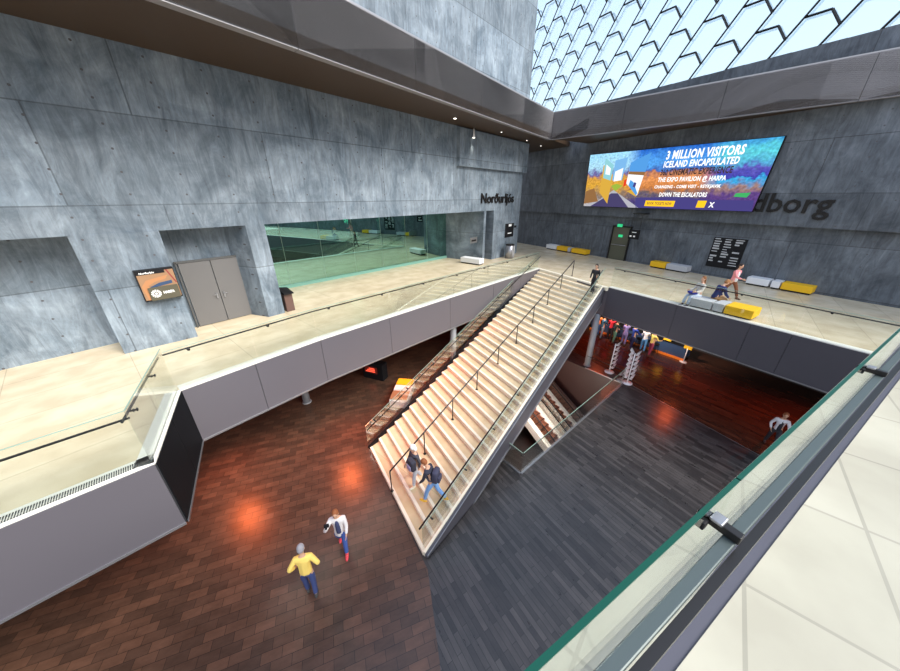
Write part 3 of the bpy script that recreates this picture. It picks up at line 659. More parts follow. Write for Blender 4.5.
# waste bins
c = at(509,258,MZ); c = H(c)+N1*.0; bn = thing('waste_bin', 'grey cylindrical waste bin under the upright black sign', 'bin', Z(c,MZ))
m_ = MB(); m_.tube([Z(c,MZ), Z(c,MZ+1.0)], .33, M['steel_l'], 20); bb = m_.build('bin_body', bn); m_ = MB(); m_.tube([Z(c,MZ+1.0), Z(c,MZ+1.04), Z(c, MZ+1.08)], [.35,.35,.28], M['steel'], 20); m_.build('bin_lid', bn)
for s_ in (-.12,.12): m_ = MB(); m_.tube([Z(c+N1*.33+D1*s_,MZ+.1), Z(c+N1*.33+D1*s_,MZ+.95)], .02, M['white'], 6); m_.build('bin_strip', bb)
c = H(at(289.5,310,MZ)); bn = thing('waste_bin', 'brown boxy waste bin with black tilted lid beside concrete pier', 'bin', Z(c,MZ))
m_ = MB(); m_.box(Z(c,MZ+.38), D1*.34, N1*.4, .76, M['brown'], .02); m_.build('bin_body', bn)
m_ = MB(); m_.hexa([Z(c-D1*.2-N1*.25,MZ+.76), Z(c+D1*.2-N1*.25,MZ+.76), Z(c+D1*.2+N1*.32,MZ+.76), Z(c-D1*.2+N1*.32,MZ+.76)], [Z(c-D1*.2-N1*.25,MZ+1.0), Z(c+D1*.2-N1*.25,MZ+.92), Z(c+D1*.2+N1*.32,MZ+.80), Z(c-D1*.2+N1*.32,MZ+.84)], M['black']); m_.build('bin_lid', bn)
# poster light box on the left wall
q00, q10, q11, q01 = onL(145,300.5), onL(180.5,294.5), onL(171,266), onL(130.5,270)
u0, u1 = H(q00), H(q10); u0 = H(onL(138,285)); u1 = H(onL(176,281)); z0 = onL(162,297.5).z; z1 = onL(151,268).z
pb = thing('poster_box', 'tan and olive poster light box on concrete wall left of the double door', 'sign', Z((u0+u1)/2, z0))
m_ = MB(); m_.prism([u0, u1, u1+N1*.3, u0+N1*.3], z0, z1, M['black']); cs = m_.build('box_case', pb)
def pf(u, v, o=.302): return Z(u0.lerp(u1, u)+N1*o, z0+(z1-z0)*v)
m_ = MB(); m_.face([pf(.02,.05), pf(.98,.05), pf(.98,.95), pf(.02,.95)], M['tan']); m_.face([pf(.02,.86,.304), pf(.75,.86,.304), pf(.75,.97,.304), pf(.02,.97,.304)], M['black'])
arc = [(.10,.05),(.04,.50),(.20,.68),(.55,.74),(.80,.78),(.70,.66),(.40,.60),(.22,.50),(.2,.05)]
m_.face([pf(u, v, .306) for u, v in arc], pm('copper_print', (.42,.19,.08), .5)); m_.face([pf(u, v, .307) for u, v in ((.25,.46),(.5,.56),(.85,.60),(.85,.5),(.25,.42))], M['blue'])
m_.face([pf(u, v, .308) for u, v in ((.78,.95),(.82,.95),(.98,.5),(.94,.5))], pm('dark_red_print', (.25,.03,.03), .5)); m_.build('poster_print', cs, recalc=False)
m_ = MB(); m_.prism([u0.lerp(u1,.16)+N1*.3, u0.lerp(u1,.95)+N1*.3, u0.lerp(u1,.95)+N1*.36, u0.lerp(u1,.16)+N1*.36], z0+.02, z0+(z1-z0)*.44, M['olivebox']); fb = m_.build('lower_panel', pb)
m_ = MB(); wd = (u1-u0).length; ch = z1-z0
for k in range(12):
    an = k*math.pi/6; r0, r1 = .05, .12; cen = (.33, .24)
    pt = lambda r, a_: pf(cen[0]+r*math.cos(a_)/wd, cen[1]+r*math.sin(a_)/ch, .363)
    m_.face([pt(r0, an-.12), pt(r1, an-.17), pt(r1, an+.17), pt(r0, an+.12)], M['signwhite'])
m_.face([pt(.03, k*math.pi/5) for k in range(10)], M['signwhite'])
m_.build('emblem', fb, recalc=False); m_ = MB()
put_text(m_, 'HARPA', lambda a_, b_: pf(.52+.30*a_, .20+.09*b_/.72, .363), M['signwhite'], bold=.03)
m_.build('lettering', fb, recalc=False); m_ = MB()
put_text(m_, 'Norðurljós', lambda a_, b_: pf(.10+.38*a_, .885+.06*b_/.72, .310), M['signwhite'], bold=.02)
m_.build('top_lettering', cs, recalc=False)
# ---- benches
def bench(xa, ya, xb, yb, depth, m, label, z=MZ, hgt=.42, back=None, group='block benches on the mezzanine'):
    a, b_ = H(at(xa, ya, z)), H(at(xb, yb, z)); d = U(b_-a); n = Vector((-d.y, d.x, 0)); n = n if n.y > 0 else -n
    L = (b_-a).length-.02; c = (a+b_)/2+n*depth/2; t = thing('block_bench', label, 'bench', Z(c, z), group)
    dw = (H(c)-BP).dot(N2)
    if z == MZ and dw < 1.6: c = H(c) + N2*((depth-.1)/2+.04-dw); depth -= .1; d = D2; n = N2*-1; t.location = Z(c, z); W0[t.name] = Z(c, z)
    q = MB(); q.box(Z(c, z+.04), d*(L-.1), n*(depth-.1), .08, M['black']); q.build('plinth', t)
    q = MB(); q.box(Z(c, z+.08+(hgt-.08)/2), d*L, n*depth, hgt-.08, m, .02); q.build('seat', t)
    return t
bench(545,248.9,556.3,250.6,.7,M['white'],'white block bench at far left end of the row near the wall corner')
bench(556.5,250.6,567.6,252.4,.7,M['yellow'],'smaller yellow block bench left of olive door beside white bench')
bench(568,252.4,570.4,252.8,.7,M['shaded_white'],'narrow pale block bench between two yellow ones')
bench(570.8,253.2,586.3,255.6,.7,M['yellow'],'wider yellow block bench nearest the olive door')
bench(649.8,267.0,666,269.6,.7,M['yellow'],'yellow block bench between olive door and notice board')
bench(666.2,269.6,687.5,273.2,.7,M['shaded_white'],'shade-toned white block bench under the left of notice board')
bench(747.7,283.0,770.3,286.9,.75,M['white'],'long white block bench against dark wall right of walking woman')
bench(771.5,287.2,780.5,288.8,.75,M['white'],'short white block bench between long white and yellow ones')
bench(781.3,289.0,812,294.5,.75,M['yellow'],'yellow block bench at right end of the wall row')
bench(688,306.8,709.5,311.8,.8,M['shaded_white'],'shade-toned white block bench by the balustrade carrying the seated woman')
bench(710.2,311.9,721,314.6,.8,M['shaded_white'],'short shade-toned white block bench next to the yellow one by the balustrade')
bench(721.8,314.8,750.5,321.8,.9,M['yellow'],'large yellow block bench against the balustrade')
bench(460.2,262.8,479.5,265.6,.6,M['white'],'white block bench in front of pale wall right of green glass')
# lower bench beside the stairs
q = [at(389,406,0), at(411,409,0)]
dB_ = U(at(399.2,379.8,.5)-at(389.5,401.4,.5)); LB = (at(399.2,379.8,.5)-at(389.5,401.4,.5)).length/3.0
def lbench(s0, s1, m, label):
    s0, s1 = s0*LB, s1*LB; o = H(at(389.8,407.6,0)); e_ = H(at(407.4,409,0))-o; dx = U(e_); n = dB_; wd_ = e_.length
    c = o+dx*wd_/2+n*(s0+s1)/2; t = thing('block_bench', label, 'bench', Z(c,0), 'block benches beside the stairs')
    r = MB(); r.box(Z(c,.23), dx*wd_, n*(s1-s0-.02), .46, M['white'], .02); bs = r.build('base', t)
    r = MB(); r.box(Z(c,.485), dx*(wd_-.02), n*(s1-s0-.06), .05, m, .015); r.build('seat', t)
lbench(0, 1.25, M['tan'], 'white block bench with tan seat at the left foot of the stairs')
lbench(1.3, 2.0, M['white'], 'small white block bench between tan and yellow seats')
lbench(2.03, 3.0, M['yellow'], 'yellow-topped block bench at the left of the stairs')
# red led sign box
c = H(at(376,377,0)); dx = U(at(386,377,0)-at(364,372,0)); n = Vector((-dx.y, dx.x, 0))
t = thing('led_sign', 'dark floor-standing box with red lit sign under left mezzanine', 'sign', Z(c,0))
m_ = MB(); m_.box(Z(c,.5), dx*1.3, n*.5, 1.0, M['black'], .02); bx_ = m_.build('cabinet', t)
m_ = MB(); m_.box(Z(c-n*.26-dx*.1,.6), dx*.8, n*.02, .4, pm('sign_face', (.25,.03,.02), .4)); m_.build('sign_face', bx_)
m_ = MB()
for k in range(3): m_.box(Z(c-n*.275-dx*(.12-.05*k),.50+k*.1), dx*(.6-.12*k), n*.01, .045, M['red_led'])
m_.build('lit_text', bx_)
# ---- leaflet stands
def leaflet(x, y, nt_, label, two):
    p = at(x, y, 0); t = thing('leaflet_stand', label, 'display stand', p, 'white leaflet stands by the escalators')
    m_ = MB(); m_.tube([p, p+Vector((0,0,.04))], .26, M['white'], 24); m_.build('base', t); m_ = MB(); m_.tube([p, p+Vector((0,0,1.85))], .035, M['white']); m_.build('pole', t)
    f_ = Vector((.75,-.66,0)); s_ = Vector((.66,.75,0))
    for k in range(nt_):
        z = .38+k*(1.45/(nt_-1))
        for sg in ((1,-1) if two else (1,)):
            o = p+f_*.06*sg+Vector((0,0,z)); m_ = MB(); up = Vector((0,0,.20))-f_*sg*-.16
            m_.hexa([o-s_*.17, o+s_*.17, o+s_*.17+f_*sg*.03, o-s_*.17+f_*sg*.03], [o-s_*.17+up, o+s_*.17+up, o+s_*.17+up+f_*sg*.03, o-s_*.17+up+f_*sg*.03], M['white'])
            m_.hexa([o-s_*.17, o+s_*.17, o+s_*.17+f_*sg*.14, o-s_*.17+f_*sg*.14], [v-Vector((0,0,.02)) for v in [o-s_*.17, o+s_*.17, o+s_*.17+f_*sg*.14, o-s_*.17+f_*sg*.14]], M['white']); m_.build('tray', t)
leaflet(609,372,6,'slim white leaflet stand nearer the grey column',False); leaflet(627,383,6,'wider white leaflet stand nearest the escalator glass, trays both sides',True)
p = at(683,362,0); t = thing('floor_sign', 'yellow sign on white pole at the end of the counter', 'sign', p)
m_ = MB(); m_.tube([p, p+Vector((0,0,.03))], .2, M['white'], 20); m_.build('base', t); m_ = MB(); m_.tube([p, p+Vector((0,0,1.0))], .03, M['white']); m_.build('pole', t)
m_ = MB(); m_.box(p+Vector((0,0,1.1)), D2*.42, N2*.05, .42, M['yellow'], .01); m_.build('sign_plate', t)
# counter
ca, cb_ = H(at(590,329,0)), H(at(683,361,0)); dC = U(cb_-ca); nC = Vector((-dC.y, dC.x, 0)); nC = nC if nC.y > 0 else -nC
t = thing('sales_counter', 'long blue counter with orange base edge under dark mezzanine', 'counter', ca); Lc = (cb_-ca).length
m_ = MB(); m_.prism([ca+nC*.05, cb_+nC*.05, cb_+nC*.9, ca+nC*.9], .1, .9, M['blue']); m_.build('counter_body', t)
m_ = MB(); m_.prism([ca-nC*.08, cb_-nC*.08, cb_+nC*.02, ca+nC*.02], 0, .13, M['orange']); m_.build('base_edge', t)
m_ = MB(); m_.prism([ca, cb_, cb_+nC*1.0, ca+nC*1.0], .9, .95, M['black']); m_.build('countertop', t)
m_ = MB(); c = ca.lerp(cb_, .82)-nC*.05; m_.box(Z(c,1.25), dC*.45, nC*.05, .5, M['yellow']); yb = m_.build('sign_card'); tag(yb, 'yellow square card standing on the blue counter', 'sign')
m_ = MB(); c = ca.lerp(cb_, .06)+nC*.6; m_.box(Z(c,1.85), dC*.4, nC*.03, .6, M['signwhite']); yb = m_.build('white_notice'); tag(yb, 'white paper notice at left end above the blue counter', 'notice')
m_ = MB(); m_.tube([Z(c,.95), Z(c,1.6)], .015, M['steel']); o = m_.build('notice_stem'); o.parent = yb
# stools
def stool(p, label):
    t = thing('bar_stool', label, 'stool', p, 'black stools at the blue counter')
    m_ = MB(); m_.tube([p+Vector((0,0,.72)), p+Vector((0,0,.78))], .2, M['black'], 16); m_.build('seat', t)
    for k in range(4):
        a_ = math.pi/4+k*math.pi/2; d = Vector((math.cos(a_), math.sin(a_), 0)); m_ = MB(); m_.tube([p+d*.24, p+d*.13+Vector((0,0,.72))], .016, M['black'], 6); m_.build('leg', t)
    m_ = MB(); m_.tube([p+Vector((.19*math.cos(q), .19*math.sin(q), .3)) for q in [i*math.pi/6 for i in range(13)]], .012, M['black'], 6); m_.build('foot_ring', t)
for k, fr in enumerate((.28,.36,.50,.60,.68,.76)): stool(Z(ca.lerp(cb_, fr)-nC*(.45+.12*(k%2)),0), ['black bar stool nearest the grey column at blue counter','second black bar stool from the grey column','third black bar stool from the grey column at blue counter','fourth black bar stool from the grey column','fifth black bar stool from the column, near the yellow card','black bar stool nearest the yellow sign at blue counter'][k])
# ---- people
def skin_mesh(vs, es, root=0, sub=1):
    me = bpy.data.meshes.new('s'); me.from_pydata([v[0] for v in vs], es, []); o = bpy.data.objects.new('s', me); C.objects.link(o)
    o.modifiers.new('k', 'SKIN'); s = o.modifiers.new('u', 'SUBSURF'); s.levels = sub; s.render_levels = sub
    if not me.skin_vertices:
        bm = bmesh.new(); bm.from_mesh(me); bm.verts.layers.skin.verify(); bm.to_mesh(me); bm.free()
    for i, v in enumerate(vs):
        r = v[1] if isinstance(v[1], tuple) else (v[1], v[1]); me.skin_vertices[0].data[i].radius = r; me.skin_vertices[0].data[i].use_root = (i == root)
    bpy.context.view_layer.update()
    m2 = bpy.data.meshes.new_from_object(o.evaluated_get(bpy.context.evaluated_depsgraph_get())); bpy.data.objects.remove(o); bpy.data.meshes.remove(me)
    for p in m2.polygons: p.use_smooth = True
    return m2
def fuse(me, vox):
    o = bpy.data.objects.new('f', me); C.objects.link(o); r = o.modifiers.new('r', 'REMESH'); r.mode = 'VOXEL'; r.voxel_size = vox; r.use_smooth_shade = True
    s = o.modifiers.new('s', 'SMOOTH'); s.iterations = 1; s.factor = .4
    bpy.context.view_layer.update()
    m2 = bpy.data.meshes.new_from_object(o.evaluated_get(bpy.context.evaluated_depsgraph_get())); bpy.data.objects.remove(o); return m2
def vr(a, x=0.0, y=None): return Vector((x, math.sin(a), -math.cos(a)))
R_ = math.radians
SKIN = (.62,.36,.24)
def person(pos, face, label, top, legs, shoes, hair, hip=(18,-15), knee=(8,20), sh=(-15,15), el=(20,25), ab=(8,8), lean=4, height=1.72, seat=None, headp=10, heady=0, long=False, vest=None, legr=1.0, skirt=False, coat=False, hood=None, group=None, hat=None, bulk=1.0):
    s = height/1.75; t = thing('person', label, 'person', pos, group)
    face = U(face); rt = Vector((face.y, -face.x, 0)); L = {}
    for i, sd in ((0,-1),(1,1)):
        h, k = R_(hip[i]), R_(knee[i]); hp = Vector((sd*.095, 0, 0)); kn = hp+vr(h)*.44+Vector((sd*.01,0,0)); an = kn+vr(h-k)*.43; L[i] = (hp, kn, an, h-k)
    la = R_(lean); spn = Vector((0, math.sin(la), math.cos(la)))
    low = min(L[0][2].z, L[1][2].z); base = -low+.085 if seat is None else seat/s+.09
    O = Vector((0,0,base)); chest = spn*.33; shc = spn*.50; neck = spn*.56
    hd = neck + Vector((math.sin(R_(heady))*.02, math.sin(la+R_(headp))*.15, math.cos(la+R_(headp))*.15))
    A = {}
    for i, sd in ((0,-1),(1,1)):
        shp = shc+Vector((sd*.17,0,-.03)); a = la*0+R_(sh[i]); e = a+R_(el[i]); o = math.sin(R_(ab[i]))*sd
        elb = shp+(vr(a)+Vector((o,0,0))).normalized()*.29; wr = elb+(vr(e)+Vector((-o*.6,0,0))).normalized()*.25; hn = (wr-elb).normalized(); A[i] = (shp, elb, wr, hn)
    def W(v): v = (v+O)*s; return Vector(pos)+rt*v.x+face*v.y+Vector((0,0,v.z))
    def ob(me, name, mt, par):
        me.transform(Matrix.Translation(-Vector(pos))); me.materials.clear(); me.materials.append(mt); o = bpy.data.objects.new(name, me); C.objects.link(o); o.parent = par; W0[o.name] = Vector(pos); return o
    # body
    vs, es = [], []
    def v(c, r, p=None): vs.append((W(c), tuple(x*s for x in r) if isinstance(r, tuple) else r*s)); i = len(vs)-1; (es.append((p, i)) if p is not None else None); return i
    pel = v(Vector((0,0,.0)), (.13,.10)); wa = v(spn*.18, (.115,.085), pel); ch = v(chest, (.135,.095), wa); st = v(shc, (.09,.07), ch); nk = v(neck+spn*.01, .052, st); hh = v(hd, .07, nk)
    for i in (0,1):
        hp, kn, an, fa = L[i]; a = v(hp+Vector((0,0,-.06)), .082, pel); m_ = v(hp.lerp(kn,.5), .07, a); b = v(kn, .053, m_); c2 = v(kn.lerp(an,.35)+Vector((0,-.01,0)), .053, b); c = v(an, .036, c2); v(an+Vector((0,.07,-.045)), .035, c)
        shp, elb, wr, hn = A[i]; a = v(shp, .055, st); b = v(elb, .040, a); c = v(wr, .026, b); pm_ = v(wr+hn*.055, (.036,.018), c)
    me = skin_mesh(vs, es)
    bm = bmesh.new(); bm.from_mesh(me)
    # head with face, ears and separate fingers fused into one body surface
    hq = Matrix(((rt.x, face.x, 0, 0),(rt.y, face.y, 0, 0),(0,0,1,0),(0,0,0,1)))
    ry = Matrix.Rotation(-R_(heady), 4, 'Z') @ Matrix.Rotation(-R_(headp+lean), 4, 'X')
    HM = Matrix.Translation(W(hd)) @ hq @ ry @ Matrix.Scale(s, 4)
    def sph(c, r, seg=12): bmesh.ops.create_uvsphere(bm, u_segments=seg, v_segments=8, radius=1, matrix=HM @ Matrix.Translation(Vector(c)) @ Matrix.Diagonal((*r, 1)))
    sph((0,0,.045), (.077,.095,.105), 16); sph((0,.03,-.03), (.055,.062,.065)); sph((0,.098,.02), (.013,.022,.022), 8)
    for sd in (-1,1): sph((sd*.078,0,.02), (.012,.022,.032), 8)
    sph((0,.088,-.028), (.025,.010,.009), 8)
    for i, sd in ((0,-1),(1,1)):
        shp, elb, wr, hn = A[i]; pal = wr+hn*.075; side = Vector((1,0,0))-hn*hn.x; side.normalize(); nrm = hn.cross(side)*sd; fwd = side.cross(hn)
        lat = Vector((0,1,0))-hn*hn.y
        lat = lat.normalized() if lat.length > .2 else fwd; inw = Vector((-sd,0,0))-hn*(-sd*hn.x); inw.normalize()
        for f_, (o_, ln) in enumerate(((.030,.070),(.011,.080),(-.009,.074),(-.028,.058))):
            p0 = pal+lat*o_; p1 = p0+hn*ln*.5+inw*.006; p2 = p1+hn*ln*.4+inw*.024
            for (a, b, r0, r1) in ((p0-hn*.01,p1,.010,.009),(p1,p2,.009,.007)):
                d = W(b)-W(a); mt = Matrix.Translation((W(a)+W(b))/2) @ d.to_track_quat('Z','Y').to_matrix().to_4x4(); bmesh.ops.create_cone(bm, cap_ends=True, segments=7, radius1=r0*s, radius2=r1*s, depth=d.length*1.15, matrix=mt)
        a, b = wr+hn*.03+lat*.025, wr+hn*.075+lat*.062+inw*.012; d = W(b)-W(a); mt = Matrix.Translation((W(a)+W(b))/2) @ d.to_track_quat('Z','Y').to_matrix().to_4x4(); bmesh.ops.create_cone(bm, cap_ends=True, segments=7, radius1=.012*s, radius2=.009*s, depth=d.length, matrix=mt)
    bm.to_mesh(me); bm.free(); me = fuse(me, .0095*s); ob(me, 'body', cloth(SKIN, .6), t)
    # eyes
    m_ = MB(); 
    for sd in (-1,1):
        n0 = set(m_.bm.faces); bmesh.ops.create_uvsphere(m_.bm, u_segments=8, v_segments=6, radius=1, matrix=HM @ Matrix.Translation(Vector((sd*.031,.084,.038))) @ Matrix.Diagonal((.011,.009,.006,1)))
    m_.mi(M['black']); m_.build('eyes', t)
    # hair
    m_ = MB(); hm = hat or hair; m_.mi(cloth(hm, .8))
    hs = [((0,-.018,.065),(.088,.098,.098))] + ([((0,-.055,-.02),(.082,.055,.12)), ((0,-.07,-.12),(.075,.04,.10))] if long else [((0,-.035,.03),(.084,.082,.09))])
    if hood: hs = [((0,-.02,.06),(.095,.105,.11)), ((0,-.05,-.04),(.11,.08,.08))]
    for c, r in hs: bmesh.ops.create_uvsphere(m_.bm, u_segments=16, v_segments=10, radius=1, matrix=HM @ Matrix.Translation(Vector(c)) @ Matrix.Diagonal((*r, 1)))
    for f_ in m_.bm.faces: f_.smooth = True
    m_.build('hood' if hood else ('cap' if hat else 'hair'), t)
    # trousers
    vs.clear(); es.clear(); g = 1.18*legr
    pel = v(Vector((0,0,.06)), (.145,.115)); p2 = v(Vector((0,0,-.02)), (.15,.12), pel)
    for i in (0,1):
        hp, kn, an, fa = L[i]; a = v(hp+Vector((0,0,-.07)), .092*g, p2); m_ = v(hp.lerp(kn,.5), .078*g, a); b = v(kn, .062*g, m_); c = v(kn.lerp(an,.55), .058*g, b); v(kn.lerp(an,.93), .054*g, c)
    me = skin_mesh(vs, es); me = fuse(me, .014*s); ob(me, 'trousers', cloth(legs), t)
    # top with sleeves
    vs.clear(); es.clear(); q = bulk
    pel = v(Vector((0,0,-.08 if not coat else -.26)), (.165*q,.135*q)); p1 = v(Vector((0,0,.05)), (.155*q,.125*q), pel); wa = v(spn*.2, (.145*q,.11*q), p1); ch = v(chest, (.165*q,.118*q), wa); st = v(shc, (.12,.088), ch); nk = v(neck-spn*.015, .068, st)
    for i in (0,1):
        shp, elb, wr, hn = A[i]; a = v(shp, .074*q, st); b = v(shp.lerp(elb,.5), .062*q, a); c = v(elb, .054*q, b); v(wr-hn*.015, .040*q, c)
    me = skin_mesh(vs, es); me = fuse(me, .014*s); tp = ob(me, 'coat' if coat else 'top', cloth(top), t)
    if vest:     # front panel / inner shirt showing
        vs.clear(); es.clear(); f_ = Vector((0,.066,0)); a = v(Vector((0,0,-.07))+f_, (.095,.10)); b = v(spn*.2+f_, (.08,.085), a); c = v(chest+f_, (.085,.09), b); v(shc+f_*.4, (.055,.07), c)
        me = skin_mesh(vs, es); ob(me, 'shirt_front', cloth(vest), t)
    for i in (0,1):
        hp, kn, an, fa = L[i]; m_ = MB(); c = W(an+Vector((0,.055,-.045))); tilt = Matrix.Rotation(0, 3, 'X')
        rot = Matrix(((rt.x, face.x, 0),(rt.y, face.y, 0),(0,0,1)))
        m_.ell(c, .048*s, .135*s, .042*s, cloth(shoes, .5), rot, 14, 8); m_.ell(W(an+Vector((0,0,-.01))), .047*s, .055*s, .06*s, cloth(shoes, .5), rot, 12, 8); m_.build('shoe', t)
    t2 = dict(W=W, spn=spn, chest=chest, A=A, L=L, t=t, face=face, rt=rt, s=s)
    return t2
def backpack(P, label, c, col2=None):
    W = P['W']; ce = W(P['chest']*.9+Vector((0,-.21,0))); rot = Matrix(((P['rt'].x, P['face'].x, 0),(P['rt'].y, P['face'].y, 0),(0,0,1)))
    t = thing('backpack', label, 'backpack', ce); s = P['s']
    m_ = MB(); m_.box(ce, P['rt']*.32*s, P['face']*.19*s, .46*s, cloth(c), .06*s)
    for f_ in m_.bm.faces: f_.smooth = True
    bd = m_.build('bag_body', t); m_ = MB(); m_.box(ce-P['face']*.12*s-Vector((0,0,.08)), P['rt']*.24*s, P['face']*.08*s, .22*s, cloth(col2 or c), .03*s); m_.build('front_pocket', bd)
    for sd in (-1,1): m_ = MB(); m_.tube([W(P['chest']+P['spn']*.12+Vector((sd*.10,-.12,0))), W(P['chest']+P['spn']*.20+Vector((sd*.11,.02,0))), W(P['chest']+Vector((sd*.12,.14,0))), W(P['chest']*.45+Vector((sd*.15,.02,0))), W(P['chest']*.35+Vector((sd*.12,-.13,0)))], .022*s, cloth(c), 6); m_.build('strap', t)
# stairs pair
p = on_stair(417,483); P = person(p, -D1+SD*.2, 'person in white hood and light grey trousers walking down stairs by centre rail', (.07,.07,.09), (.50,.50,.55), (.85,.78,.6), (.03,.02,.02), hip=(20,-8), knee=(15,20), hood=True, hat=(.85,.85,.85), height=1.75)
Bk = P; W = P['W']; ce = W(P['chest']+Vector((-.12,.20,0)))
t = thing('backpack', 'dark backpack with pale pocket worn in front by the white-hooded person', 'backpack', ce); m_ = MB(); m_.box(ce-Vector((0,0,.12)), P['rt']*.34, P['face']*.2, .42, cloth((.04,.04,.06)), .06); b_ = m_.build('bag_body', t); m_ = MB(); m_.box(ce+P['face']*.11-Vector((0,0,.2)), P['rt']*.22, P['face']*.06, .18, cloth((.36,.32,.50)), .02); m_.build('front_pocket', b_)
p = on_stair(433,501); P = person(p, -D1*.35+SD*.9, 'person in blue jeans and yellow shoes walking down stairs with dark backpack', (.03,.03,.05), (.20,.38,.72), (.90,.50,.03), (.28,.09,.03), hip=(20,-18), knee=(8,26), vest=(.7,.7,.7), height=1.75, sh=(15,-20), lean=16, headp=20)
backpack(P, 'big navy-black backpack on the person in blue jeans', (.05,.05,.09))
# lower floor
p = at(344,549,0); P = person(p, Vector((.25,-1,0)), 'person in white patterned cardigan and red shoes raising a camera, lower floor', (.80,.76,.76), (.05,.10,.34), (.75,.06,.08), (.28,.09,.03), hip=(20,-14), knee=(12,16), sh=(10,70), el=(20,95), ab=(10,30), vest=(.05,.06,.14), height=1.74, long=True, bulk=1.05, coat=True)
w_ = P['W'](P['A'][1][2]+P['A'][1][3]*.12); t = thing('camera', 'small black camera held up by the person in white cardigan', 'camera', w_); m_ = MB(); m_.box(w_, P['rt']*.13, P['face']*.06, .09, M['black'], .012); cb_ody = m_.build('camera_body', t); m_ = MB(); m_.tube([w_+P['face']*.03, w_+P['face']*.09], .03, M['black'], 12); m_.build('camera_lens', t)
p = at(313,592,0); P = person(p, Vector((-.3,1,0)), 'grey-haired person in yellow jacket with hands on hips, lower floor', (.92,.66,.16), (.04,.06,.18), (.05,.05,.05), (.33,.31,.33), hip=(6,-6), knee=(4,4), sh=(-25,-25), el=(70,70), ab=(45,45), height=1.74, bulk=1.12, headp=15)
# top of stairs
p = on_stair(592,293); P = person(p, -D1, 'person dressed in black coming down at top right of the stairs', (.015,.015,.02), (.02,.02,.03), (.02,.02,.02), (.02,.015,.01), hip=(35,-5), knee=(45,20), height=1.55, long=True)
# mezzanine
def seatp(x, y, dz=0): return at(x, y, MZ+dz)
p = at(688,305.2,MZ); P = person(Z(H(p)+N2*-.22+D2*.15,MZ), N2-D2*.5, 'seated person in cream top and pale jeans on shade-toned white bench', (.72,.66,.60), (.55,.62,.78), (.03,.03,.05), (.22,.09,.03), hip=(84,84), knee=(80,70), sh=(25,25), el=(60,60), seat=.42, height=1.66, long=True, lean=-4)
w_ = P['W'](Vector((0,.30,.10))); t = tag((lambda q: (q.box(w_, P['rt']*.34, P['face']*.24, .10, cloth((.02,.05,.38)), .04), q.build('handbag'))[1])(MB()), 'blue bag on the lap of the seated person in cream top', 'bag')
p = at(706,309,MZ); P = person(Z(H(p)-N2*.35+D2*.05,MZ), -N2+D2*.7, 'person in navy jacket sitting with back turned on shade-toned white bench', (.02,.03,.12), (.30,.16,.07), (.08,.05,.03), (.35,.16,.06), hip=(84,80), knee=(80,80), sh=(20,20), el=(30,30), seat=.42, height=1.68, lean=18, headp=20, bulk=1.15)
p = at(727,297.5,MZ); P = person(p, D2+N2*.2, 'person in pink top and dark vest with brown trousers walking past benches', (.80,.30,.32), (.20,.07,.03), (.15,.06,.03), (.03,.02,.02), hip=(26,-22), knee=(5,18), sh=(-15,30), el=(15,50), vest=(.85,.85,.85), height=1.66, long=True)
# person at the right near the upper rail, lower floor
p = at(768,446,0); P = person(p, Vector((-.6,-.8,0)), 'person in black vest with white sleeves at right edge of lower floor', (.72,.72,.76), (.03,.03,.04), (.05,.03,.03), (.30,.10,.04), hip=(14,-12), knee=(6,10), vest=(.02,.02,.03), sh=(20,-10), el=(50,40), ab=(20,20), height=1.7)
# people at the counter
cr = [(.15,(.75,.20,.03),(.04,.10,.25),'person in orange top at left end of the counter'),(.225,(.03,.13,.22),(.30,.45,.62),'person in teal top and light blue jeans by the counter'),
      (.30,(.55,.02,.04),(.03,.03,.04),'person in red top standing at the counter'),(.37,(.02,.05,.04),(.15,.40,.28),'person with green trousers at the counter'),
      (.46,(.22,.18,.42),(.24,.20,.45),'person in long lilac clothes at the counter'),(.56,(.02,.05,.30),(.02,.03,.12),'person in royal blue top at the middle of the counter'),
      (.66,(.75,.75,.80),(.10,.30,.60),'person in white top and blue jeans at the counter'),(.745,(.75,.62,.15),(.35,.06,.12),'person in yellow top near the yellow card')]
for i, (fr, a_, b_, lb) in enumerate(cr):
    back = False; p = ca.lerp(cb_, fr)+nC*(1.45 if back else -.75-.25*(i%2)); P = person(Z(p,0), (-nC if back else nC)+dC*(.5 if i%2 else -.4), lb, a_, b_, (.05,.04,.04), [(.05,.03,.02),(.2,.1,.04)][i%2], height=1.68+.04*(i%3), hip=(8,-6), knee=(4,6), sh=(20,30), el=(40,50), long=i%2==0, group=None, coat=(i == 4))
M['gkerb'] = stone('gallery_limestone_shaded', A1, (.34,.32,.26), (.41,.39,.32), .6, .9, .6)  # limestone darkened to stand in for the shade of a ceiling overhead
M['gmetal'] = pm('gallery_metal_strip', (.06,.06,.085), .5, .1)
M['rail_b'] = pm('blue_grey_rail', (.07,.09,.09), .4, .3)
